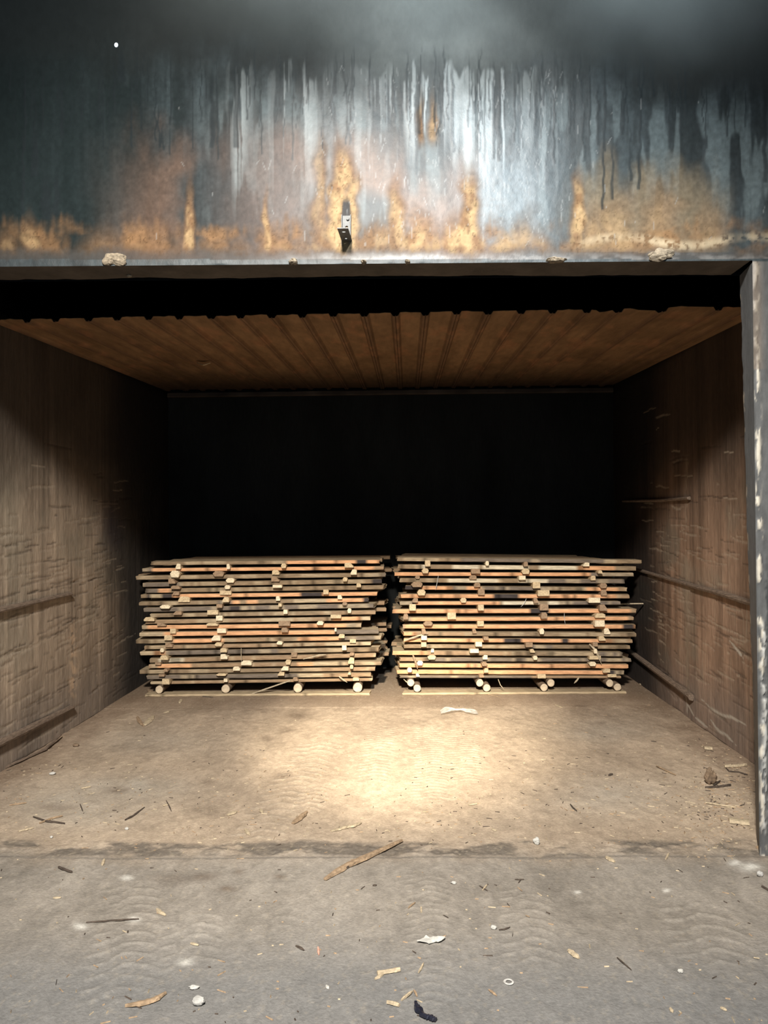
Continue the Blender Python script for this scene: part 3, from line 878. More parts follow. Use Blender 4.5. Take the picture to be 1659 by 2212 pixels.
LST = [[(c1(590), 60, 'P'), (c1(1190), 40, 'P'), (c2(300), 65, 'B'), (c2(1075), 110, 'B')],
       [(c1(560), 120, 'P'), (c1(1070), 170, 'D'), (c2(200), 90, 'B'), (c2(1130), 75, 'P')],
       [(c1(530), 85, 'D'), (c1(1215), 110, 'P'), (c2(200), 100, 'D'), (c2(1030), 60, 'B')],
       [(c1(565), 110, 'D'), (c1(1180), 70, 'P'), (c2(225), 115, 'P'), (c2(1190), 55, 'B')],
       [(c1(560), 80, 'D'), (c1(1150), 160, 'B'), (c2(800), 65, 'B')],
       [(c1(655), 160, 'B'), (c1(1165), 80, 'B'), (c2(230), 50, 'P'), (c2(965), 55, 'P')],
       [(c1(450), 135, 'P'), (c1(1090), 70, 'D'), (c2(262), 40, 'B'), (c2(1025), 60, 'D')],
       [(c1(590), 100, 'D'), (c1(1005), 135, 'B'), (c2(325), 50, 'P'), (c2(1080), 50, 'P')],
       [(c1(250), 130, 'B'), (c1(1080), 80, 'P'), (c2(920), 130, 'B')],
       [(c1(390), 110, 'D'), (c1(1000), 165, 'B'), (c2(305), 145, 'D'), (c2(735), 85, 'P')],
       [(c1(530), 70, 'B'), (c1(1110), 110, 'P'), (c2(315), 80, 'D'), (c2(915), 25, 'P')],
       [(c1(475), 95, 'B'), (c1(1045), 110, 'P'), (c2(985), 75, 'B')],
       [(c1(480), 90, 'D'), (c1(1080), 95, 'B'), (c2(255), 75, 'P'), (c2(1120), 75, 'B')],
       [(c1(402), 50, 'P'), (c1(1135), 80, 'B'), (c2(1020), 55, 'P')],
       [(c1(430), 95, 'B'), (c1(1137), 85, 'P'), (c2(420), 70, 'D'), (c2(1110), 60, 'D')],
       [(c1(350), 70, 'D'), (c1(1405), 130, 'P'), (c2(350), 70, 'B'), (c2(1100), 75, 'B')],
       [(c1(455), 50, 'D'), (c1(1285), 85, 'P'), (c2(315), 90, 'P'), (c2(1105), 45, 'B')],
       [(c1(400), 70, 'D'), (c1(1110), 130, 'B'), (c2(270), 80, 'B'), (c2(1078), 40, 'B')],
       [(c1(460), 90, 'B'), (c1(1160), 45, 'P'), (c2(440), 60, 'D'), (c2(1160), 75, 'B')]]
RST = [[(c5(460), 65, 'B'), (c5(1165), 45, 'P'), (c6(75), 50, 'D'), (c6(795), 75, 'P')],
       [(c5(430), 85, 'B'), (c5(1030), 110, 'D'), (c6(75), 100, 'B'), (c6(955), 50, 'B')],
       [(c5(340), 60, 'D'), (c5(1000), 85, 'D'), (c5(1580), 80, 'P'), (c6(880), 60, 'B')],
       [(c5(330), 180, 'D'), (c5(1050), 75, 'D'), (c6(205), 90, 'B'), (c6(1000), 90, 'D')],
       [(c5(385), 105, 'B'), (c5(1100), 80, 'D'), (c6(285), 235, 'B'), (c6(1010), 70, 'D')],
       [(c5(310), 70, 'D'), (c5(885), 75, 'B'), (c6(200), 55, 'D'), (c6(890), 140, 'P')],
       [(c5(280), 80, 'B'), (c5(1090), 70, 'B'), (c6(300), 105, 'D'), (c6(995), 90, 'D')],
       [(c5(200), 60, 'D'), (c5(745), 105, 'B'), (c6(290), 75, 'D'), (c6(960), 125, 'B')],
       [(c5(465), 115, 'D'), (c5(1090), 80, 'B'), (c6(945), 120, 'P')],
       [(c5(415), 55, 'D'), (c5(1020), 50, 'D'), (c6(262), 60, 'P'), (c6(1050), 75, 'P')],
       [(c5(415), 70, 'P'), (c5(1150), 60, 'D'), (c6(985), 80, 'B')],
       [(c5(413), 65, 'B'), (c5(1065), 80, 'P'), (c6(115), 85, 'D'), (c6(900), 60, 'D')],
       [(c5(518), 40, 'P'), (c5(1010), 110, 'P'), (c6(160), 60, 'B'), (c6(900), 45, 'P')],
       [(c5(510), 105, 'B'), (c5(1145), 60, 'P'), (c6(190), 55, 'P'), (c6(900), 160, 'B')],
       [(c5(370), 75, 'P'), (c5(1130), 70, 'D'), (c6(870), 85, 'P')],
       [(c5(245), 60, 'P'), (c5(1155), 55, 'B'), (c6(1040), 85, 'B')],
       [(c5(345), 45, 'P'), (c5(1100), 60, 'D'), (c6(265), 100, 'B'), (c6(1110), 105, 'B')]]
STM = {'P': (M_STICKP, 'pale'), 'B': (M_STICK, 'tan'), 'D': (M_STICKD, 'brown')}
DEPTH = 1.0
POS4 = ['first from left', 'second from left', 'third from left', 'rightmost']


def stack(side, layers, sticks, sup_label):
    rr = random.Random(17 if side == 'left' else 29)
    other = 'left lumber stack' if side == 'left' else 'right lumber stack'
    geo = []
    for i, (xl, tl, bl, xr, tr, br, spec) in enumerate(layers):
        off = rr.uniform(-0.012, 0.012)
        if i == 0:
            off = -0.005
        D = SD + off
        a, b = at_depth(xl, bl, D), at_depth(xr, br, D)
        ta, tb = at_depth(xl, tl, D), at_depth(xr, tr, D)
        geo.append([D, a.x, b.x, a.z, b.z, ta.z - a.z, tb.z - b.z])
    # thickness is one value per layer; make sure the air gap between layers stays open
    for i, g in enumerate(geo):
        g.append(0.5 * (g[5] + g[6]) - 0.006)
    for i in range(len(geo) - 1):
        up_, lo = geo[i], geo[i + 1]
        for e in (0, 1):
            gap = up_[3 + e] - (lo[3 + e] + lo[7])
            if gap < 0.012:
                lo[7] = max(0.018, lo[7] - (0.012 - gap))
        gap = min(up_[3] - lo[3], up_[4] - lo[4]) - lo[7]
        if gap < 0.010:
            lo[7] -= 0.010 - gap

    def zat(g, X):
        return g[3] + (g[4] - g[3]) * (X - g[1]) / (g[2] - g[1])

    for i, (lay, g) in enumerate(zip(layers, geo)):
        D, xa, xb, za, zb, _, _, T = g
        L = xb - xa
        tilt = (zb - za) / L
        w0 = rr.uniform(0.20, 0.26)
        sp = lay[6]
        me = board_mesh('lumber_board', L, w0, T, 1000 * (side == 'right') + i * 7 + 3, make_span(sp, lay[0], lay[3], i * 13 + 5 + 300 * (side == 'right')), wane=0.007 if i % 3 else 0.012)
        o = link(bpy.data.objects.new('lumber_board', me))
        o.location = (xa, D, za)
        o.rotation_euler = (0, -math.atan(tilt), 0)
        # longest colour names the board
        tot, px = {}, lay[0]
        for k, e in sp:
            e = min(e, lay[3]); tot[k] = tot.get(k, 0) + max(0, e - px); px = max(px, e)
        cols = sorted(tot, key=lambda k: -tot[k])
        cn = WNAME[cols[0]] + (' and ' + WNAME[cols[1]] if len(cols) > 1 and tot[cols[1]] > 0.2 * sum(tot.values()) else '')
        where = ORD[i] + ' from the top' if i else 'topmost'
        if i == len(layers) - 1:
            where = 'lowest'
        tag(o, f'{cn} front board, {where}, of the {other}', 'board', f'front boards of the {other}')
        # boards behind it in the same layer
        y0 = w0 + rr.uniform(0.008, 0.02)
        row = 1
        while y0 < DEPTH - 0.12:
            w = min(rr.uniform(0.20, 0.27), DEPTH - y0)
            ea, eb = rr.uniform(-0.01, 0.14), rr.uniform(-0.14, 0.01)
            if rr.random() < 0.16:
                ea = rr.uniform(-0.06, -0.02) if side == 'left' else -0.015
            if rr.random() < 0.14:
                eb = rr.uniform(0.02, 0.06)
            if side == 'left' and i in (11, 12, 15, 16) and row > 1:
                eb = rr.uniform(0.05, 0.11)
            if side == 'left' and i in (7, 8) and row == 1:
                eb = 0.10
            if i == 0:
                ea, eb = (0.06 + row * .04, 0.02) if side == 'left' else (0.02 * row, -0.25 - .05 * row)
                if side == 'left' and row > 2:
                    eb = 0.10
            xs, xe = xa + ea, xb + eb
            me = board_mesh('lumber_board', xe - xs, w, T, 5000 * (side == 'right') + i * 31 + row * 411, lambda t: WC['B'], top=rr.choice('PPGB'), N=24)
            q = link(bpy.data.objects.new('lumber_board', me))
            q.location = (xs, D + y0, za + tilt * (xs - xa))
            q.rotation_euler = (0, -math.atan(tilt), 0)
            if i == 0:
                nm = ['', 'second', 'third', 'fourth', 'fifth'][row]
                tag(q, f'flat board, {nm} from the front, on top of the {other}', 'board', f'top boards of the {other}')
            else:
                tag(q, f'sawn board behind the front boards of the {other}, only its end showing', 'board', f'rear boards of the {other}')
            y0 += w + rr.uniform(0.008, 0.02)
            row += 1
    # spacer sticks between the layers
    for i, row in enumerate(sticks):
        gu, gl = geo[i], geo[i + 1]
        for j, (px, wpx, kind) in enumerate(row):
            p = at_depth(px, lay_mid(layers[i], layers[i + 1], px), SD)
            X = p.x
            z0 = zat(gl, X) + gl[7]
            z1 = zat(gu, X)
            hgt = max(0.006, z1 - z0)
            w = min(wpx / 5.53 / (FPX / SD), 0.11)
            out = rr.uniform(0.02, 0.07)
            yf = min(gu[0], gl[0])
            skew = rr.uniform(-.06, .06)
            fat = rr.uniform(0.004, 0.016)
            droop = rr.uniform(0.0, 0.012)
            sl = rr.uniform(.15, .45) * rr.choice((-1, 1))
            sl2 = rr.choice((.2, .9))
            shape = rr.choice([((-1, 0), (1, 0), (1, .55 + sl * .6), (.55, 1), (-.6, 1), (-1, .55 - sl * .6)),
                               ((-1, 0), (1, 0), (1, .5), (.97, 1), (-.97, 1), (-1, .5)),
                               ((-.7, 0), (.75, 0), (1, .55), (.6, .97), (-.5, 1), (-1, .45)),
                               ((-1, 0), (1, 0), (1, sl2), (.25, 1), (-.35, 1), (-1, 1.1 - sl2))])
            # cross-sections from the split front end to the back
            secs = [(-out, fat, droop, .95), (-out * .35, fat * .8, droop * .6, 1.0), (-0.012, 0.0, 0.0, 1.0), (0.02, -0.0022, -0.0012, .9), (0.5, -0.0022, -0.0012, .8), (DEPTH - 0.03, -0.0022, -0.0012, .75)]
            vs, fs = [], []
            for (yy, f_up, f_dn, k) in secs:
                ww = w * k * .5
                o_ = skew * yy * .4
                for a, b in shape:
                    zz = b * (hgt + f_up - (0.001 if f_up > 0 else 0)) if b > 0 else -f_dn
                    vs.append((a * ww + o_, yy, zz))
            K = 6
            for s in range(len(secs) - 1):
                for k in range(K):
                    a, b = s * K + k, s * K + (k + 1) % K
                    fs.append((a, b, b + K, a + K))
            fs.append(tuple(range(K - 1, -1, -1)))
            fs.append(tuple((len(secs) - 1) * K + k for k in range(K)))
            me = bpy.data.meshes.new('spacer_stick')
            me.from_pydata(vs, [], fs)
            me.update()
            me.materials.append(STM[kind][0])
            o = link(bpy.data.objects.new('spacer_stick', me))
            o.location = (X, yf, z0 + 0.0003)
            n = len(row)
            pos = ('leftmost' if j == 0 else 'rightmost' if j == n - 1 else ('middle one' if n == 3 else ('second from left' if j == 1 else 'third from left')))
            lv = 'top' if i == 0 else ORD[i] + ' highest'
            tag(o, f'{STM[kind][1]} spacer stick under the {lv} front board, {pos}, {other}', 'spacer', f'spacer sticks of the {other}')
    return geo, zat


def lay_mid(a, b, px):
    t = (px - a[0]) / (a[3] - a[0])
    return 0.5 * (a[2] + (a[5] - a[2]) * t + b[1] + (b[4] - b[1]) * t)


GL, ZAT = stack('left', LEFT, LST, '')
GR, _ = stack('right', RIGHT, RST, '')


def log(px, r, zc, dx, label, y0, L, seed, endmat=M_ENDG):
    """round bearer log lying into the stack: bark body with a sawn face"""
    rg = random.Random(seed)
    root = link(bpy.data.objects.new('bearer_log', None))
    X = at_depth(px, 1485, SD).x + dx
    root.location = (X, y0, zc)
    tag(root, label, 'log', 'round bearer logs under the stacks')
    n = 20
    prof = [1 + rg.uniform(-.09, .06) for _ in range(n)]
    prof = [0.5 * prof[k] + 0.25 * prof[k - 1] + 0.25 * prof[(k + 1) % n] for k in range(n)]
    vs, fs = [], []
    ys = [0.0, 0.004, L * .3, L * .6, L]
    for s, yy in enumerate(ys):
        for k in range(n):
            a = 2 * math.pi * k / n
            q = r * prof[k] * (0.94 if s == 0 else 1.0)
            vs.append((q * math.cos(a), yy, q * math.sin(a)))
    for s in range(len(ys) - 1):
        for k in range(n):
            fs.append((s * n + k, (s + 1) * n + k, (s + 1) * n + (k + 1) % n, s * n + (k + 1) % n))
    fs.append(tuple((len(ys) - 1) * n + k for k in range(n)))
    me = bpy.data.meshes.new('bark'); me.from_pydata(vs, [], fs); me.update(); me.materials.append(M_BARK)
    link(bpy.data.objects.new('bark', me), root)
    vs, fs = [(0, -0.006, 0)], []
    for ring, (q, yy) in enumerate(((.35, -.006), (.7, -.005), (.93, -.003), (.95, 0.004))):
        for k in range(n):
            a = 2 * math.pi * k / n
            vs.append((r * prof[k] * q * math.cos(a), yy + rg.uniform(-.0008, .0008), r * prof[k] * q * math.sin(a)))
    for k in range(n):
        fs.append((0, 1 + k, 1 + (k + 1) % n))
        for s in range(3):
            fs.append((1 + s * n + k, 1 + (s + 1) * n + k, 1 + (s + 1) * n + (k + 1) % n, 1 + s * n + (k + 1) % n))
    me = bpy.data.meshes.new('sawn_face'); me.from_pydata(vs, [], fs); me.update(); me.materials.append(endmat)
    link(bpy.data.objects.new('sawn_face', me), root)
    return X


PLT = 0.022
xs_ = [346, 489, 644, 773]
nm4 = ['leftmost', 'second from left', 'third from left', 'rightmost']
for k, px in enumerate(xs_):
    X = at_depth(px, 1485, SD).x
    zb = ZAT(GL[-1], X)
    r = (zb - PLT) / 2 - 0.001
    log(px, r / 1.03, PLT + r, 0, f'single round log under the left stack, {nm4[k]} of four', SD - 0.03, 1.0, 40 + k)
for k, (px, dxu, dxl) in enumerate([(894, -.010, .010), (1043, -.016, .016), (1181, .012, -.010), (1323, -.006, .010)]):
    X = at_depth(px, 1485, SD).x
    zb = ZAT(GR[-1], X)
    tot = zb - PLT
    r = 0.0365
    vert = tot - 2 * r - 0.003
    h = math.sqrt(max(0.0, (2 * r * 1.03) ** 2 - vert ** 2))
    sg = -1 if dxu < 0 else 1
    log(px, r / 1.03, PLT + r + .001, -sg * h / 2, f'lower log of the {["leftmost", "second", "third", "rightmost"][k]} log pair under the right stack', SD - 0.04, 1.0, 60 + k)
    log(px, r / 1.03, zb - r - .001, sg * h / 2, f'upper log of the {["leftmost", "second", "third", "rightmost"][k]} log pair under the right stack', SD - 0.03, 1.0, 70 + k)


def ground_plank(xl, xr, y, w, label, seed):
    a, b = on_floor(xl, y, 0), on_floor(xr, y, 0)
    me = board_mesh('ground_plank', b.x - a.x, w, PLT - 0.002, seed, make_span([('P', E_)], xl, xr, seed), top='P')
    o = link(bpy.data.objects.new('ground_plank', me))
    o.location = (a.x, SD - 0.06, 0.001)
    tag(o, label, 'plank', 'planks lying on the floor under the logs')


ground_plank(325, 799, 1497, 0.13, 'tan plank lying on the floor under the left stack logs', 901)
ground_plank(869, 1350, 1497, 0.15, 'tan plank lying on the floor under the right stack logs', 902)
zl = at_depth(1362, 1310.5, SD).z
strip('lath', [Vector((1.85, 7.27, zl)), Vector((2.12, 7.26, zl + .002)), Vector((2.405, 7.25, zl + .004))], 0.03, 0.012, M_SPLPALE, 'thin pale lath sticking out to the right of the right stack', 'lath', seed=5, taper=(1, 1), rag=.05)
# loose strips hanging on the stacks
hang = [([(1273, 1391), (1284, 1402), (1293, 1418), (1299, 1434)], .018, M_SPLPALE, 'curved pale bark strip hanging near the right end of the right stack'),
        ([(892, 1415), (897, 1428), (902, 1445)], .02, M_SPLBROWN, 'brown bark strip hanging at the lower left corner of the right stack'),
        ([(1251, 1463), (1246, 1470), (1240, 1476)], .016, M_SPLPALE, 'short pale peel curling between the third and rightmost log pairs'),
        ([(1076, 1467), (1081, 1480), (1088, 1488)], .008, M_SPLPALE, 'thin pale fibre hanging right of the second log pair'),
        ([(872, 1467), (878, 1473), (884, 1476)], .008, M_SPLPALE, 'thin fibre beside the leftmost log pair under the right stack'),
        ([(947, 1243), (944, 1260), (941, 1275)], .005, M_WHITE, 'white thread hanging across the upper left part of the right stack'),
        ([(1137, 1293), (1132, 1304), (1125, 1311)], .005, M_WHITE, 'white thread crossing the middle of the right stack'),
        ([(1219, 1324), (1219, 1335), (1221, 1350)], .004, M_WHITE, 'long white fibre hanging across the orange boards of the right stack'),
        ([(732, 1461), (740, 1467), (750, 1474)], .014, M_SPLPALE, 'pale splinter poking out above the rightmost left stack log'),
        ([(521, 1400), (521, 1415), (522, 1436)], .006, M_SPLPALE, 'straw coloured fibre hanging in the middle of the left stack'),
        ([(655, 1424), (690, 1415), (705, 1414)], .012, M_SPLPALE, 'long straw splinter lying across the lower right of the left stack'),
        ([(873, 1384), (905, 1373), (925, 1367)], .016, M_SPLPALE, 'pale split sliver peeling from the left end of the right stack')]
for k, (pp, w, mt, lb) in enumerate(hang):
    strip('bark_strip', [at_depth(a, b, SD - (0.024 if w < .009 else 0.045) - 0.008 * math.sin(q * 1.3)) for q, (a, b) in enumerate(pp)], w, w * .35, mt, lb, 'bark strip', seed=200 + k, up=Vector((0, -1, 0)), taper=(.6, .3))
a, b = on_floor(540, 1500), at_depth(628, 1471, SD - .05)
strip('slat', [a + Vector((0, -.05, .003)), b], 0.035, 0.012, M_SPLPALE, 'slender pale slat leaning against the foot of the left stack', 'slat', seed=7, taper=(.4, .7))

# ------------------------------------------------------------------ bracket on the lintel wall
br = link(bpy.data.objects.new('wall_bracket', None))
bp = at_depth(749, 520, FW)
br.location = (bp.x, FW, bp.z)
br.rotation_euler = (0, math.radians(1.0), math.radians(-4))
tag(br, 'grey steel angle bracket with holes on the wall above the opening', 'bracket')


def plate(name, w, length, t, holes, mat, parent, label=None):
    """flat plate in XY, length along -Y, with round holes cut through"""
    bm = bmesh.new()
    outer = [(-w / 2, 0), (w / 2, 0), (w / 2, -length), (-w / 2, -length)]
    ov = [bm.verts.new((a, b, 0)) for a, b in outer]
    es = [bm.edges.new((ov[k], ov[(k + 1) % 4])) for k in range(4)]
    for hx, hy, hr, hs in holes:
        hv = [bm.verts.new((hx + hr * hs * math.cos(2 * math.pi * k / 16), hy + hr * math.sin(2 * math.pi * k / 16), 0)) for k in range(16)]
        es += [bm.edges.new((hv[k], hv[(k + 1) % 16])) for k in range(16)]
    bmesh.ops.triangle_fill(bm, use_beauty=True, use_dissolve=False, edges=es)
    r = bmesh.ops.extrude_face_region(bm, geom=bm.faces[:])
    bmesh.ops.translate(bm, vec=(0, 0, t), verts=[g for g in r['geom'] if isinstance(g, bmesh.types.BMVert)])
    bmesh.ops.recalc_face_normals(bm, faces=bm.faces[:])
    me = bpy.data.meshes.new(name)
    bm.to_mesh(me); bm.free()
    me.materials.append(mat)
    return link(bpy.data.objects.new(name, me), parent)


plate('shelf_plate', 0.050, 0.155, 0.004, [(0.0, -0.028, .0055, 1.2), (0.0, -0.112, .0065, 1.5)], M_STEEL, br)
up_ = plate('upright_plate', 0.040, 0.115, 0.004, [(0.0, -0.060, .007, 1.0)], M_STEEL, br)
up_.rotation_euler = (math.radians(-90), 0, 0)
up_.location = (0, -0.008, 0.002)
for s in (-1, 1):
    fl_ = plate('side_flange', 0.022, 0.115, 0.003, [], M_STEEL, br)
    fl_.rotation_euler = (math.radians(-90), math.radians(0), math.radians(90))
    fl_.location = (s * 0.021, -0.012, 0.002)
bm = bmesh.new()
bmesh.ops.create_cone(bm, cap_ends=True, segments=6, radius1=.008, radius2=.007, depth=.008)
me = bpy.data.meshes.new('bolt'); bm.to_mesh(me); bm.free(); me.materials.append(M_STEEL)
bo = link(bpy.data.objects.new('bolt', me), br)
bo.rotation_euler = (math.radians(90), 0, 0); bo.location = (0.006, -0.014, 0.100)

# light hole / bright stud high on the wall
bm = bmesh.new()
bmesh.ops.create_uvsphere(bm, u_segments=12, v_segments=8, radius=0.009)
me = bpy.data.meshes.new('daylight_hole'); bm.to_mesh(me); bm.free(); me.materials.append(M_HOLE)
ho = link(bpy.data.objects.new('daylight_hole', me))
ho.location = at_depth(251, 97, FW - 0.002); ho.scale = (1.0, .4, 1.2)
tag(ho, 'tiny bright daylight hole high in the dark left part of the wall', 'hole')

# ------------------------------------------------------------------ mortar lumps on the lintel edge
for k, (px, py, sx, sz, lb) in enumerate([(246, 574, .052, .030, 'crumbly mortar lump on the lintel edge at far left'), (1430, 562, .062, .026, 'pale crumbly mortar lump on the lintel edge near the right corner'),
                                          (1203, 563, .040, .010, 'flat mortar scrap on the lintel edge left of the pale lump'), (785, 570, .012, .011, 'small mortar crumb on the lintel edge right of the bracket'),
                                          (881, 569, .012, .009, 'tiny mortar crumb on the lintel edge, second right of the bracket'), (633, 571, .018, .012, 'small mortar flake on the lintel edge left of the bracket'),
                                          (258, 591, .014, .008, 'small mortar chip under the lintel below the far left lump')]):
    p = at_depth(px, py, FW)
    if py > 585:
        p = Vector((p.x, 3.8, OPZ - 0.012))
        lump('mortar_chip', p, (sx, .012, sz), M_MORTAR, lb, 'mortar chip', 300 + k)
    else:
        lump('mortar_lump', (p.x, FW - 0.004, OPZ - 0.004), (sx, .022, sz), M_MORTAR, lb, 'mortar lump', 300 + k, sub=4, rough=.75)

# ------------------------------------------------------------------ timber rails on the side walls


def rail(pts, side, w, t, label, mat=M_RAIL, seed=0):
    s = 1 if side == 'left' else -1
    P = [on_side(a, b, side) for a, b in pts]
    return strip('rub_rail', [p + Vector((s * 0.004, 0, 0)) for p in P], w, t, mat, label, 'rail', 'timber rub rails on the side walls', seed=seed, up=Vector((s, 0, 0)), taper=(1, .85), rag=.05)


rail([(-110, 1347), (0, 1317), (148, 1283)], 'left', .036, .032, 'upper wooden rub rail on the left wall', seed=1)
rail([(-110, 1660), (0, 1602), (152, 1527)], 'left', .045, .035, 'lower wooden rub rail on the left wall near the floor', seed=2)
rail([(1493, 1076), (1470, 1078), (1430, 1081), (1350, 1083)], 'right', .028, .028, 'short curved rail high on the right wall beside the dark corner', seed=3)
rail([(1499, 1265), (1440, 1248), (1350, 1222)], 'right', .032, .026, 'rear middle rail on the right wall behind the right stack end', seed=4)
rail([(1640, 1306), (1609, 1297), (1560, 1281), (1501, 1266)], 'right', .042, .036, 'front middle rail on the right wall beside the doorway jamb', seed=5)
rail([(1500, 1507), (1440, 1462), (1350, 1396)], 'right', .050, .042, 'lowest sloping rail on the right wall close to the floor', seed=6)
strip('bent_lath', [on_floor(-70, 1706) + Vector((.01, 0, .004)), on_floor(0, 1665) + Vector((0.01, 0, .006)), on_floor(95, 1622) + Vector((0.01, 0, .006)), on_floor(132, 1596) + Vector((0, 0, .025))], .022, .014, M_RAIL,
      'thin bent lath lying on the floor along the left wall', 'lath', seed=8, taper=(1, .6))
# ledger under the back of the sheet ceiling
lz = sheet_z(8.2)
me, c = tube_mesh('trim_1', [Vector((lx(8.3) + .02, back_y(-2.4) - .07, lz - .085)), Vector((0, back_y(0) - .07, lz - .083)), Vector((rx(8.2) - .02, back_y(2.4) - .07, lz - .085))], .06, .05, n=14, seed=9, taper=(1, 1), rag=.08)
me.materials.append(M_SOOTWOOD)
tr = link(bpy.data.objects.new('trim_1', me)); tr.location = c; tr['kind'] = 'structure'
# flake hanging from the ceiling sheet
cz = 1.42
d = ray(440, 783); t = (2.885 + 0.043 * 0 - CAMH) / d.z
for _ in range(6):
    t = (sheet_z(d.y * t) - 0.014 - CAMH) / d.z
p = Vector((0, 0, CAMH)) + d * t
strip('rust_flake', [p + Vector((-.05, .0, -.006)), p + Vector((0, -.02, -.03)), p + Vector((.06, -.01, -.008))], .05, .006, M_SPLPALE, 'pale peeling flake hanging from the ribbed ceiling on the left', 'flake', seed=10, rag=.3)

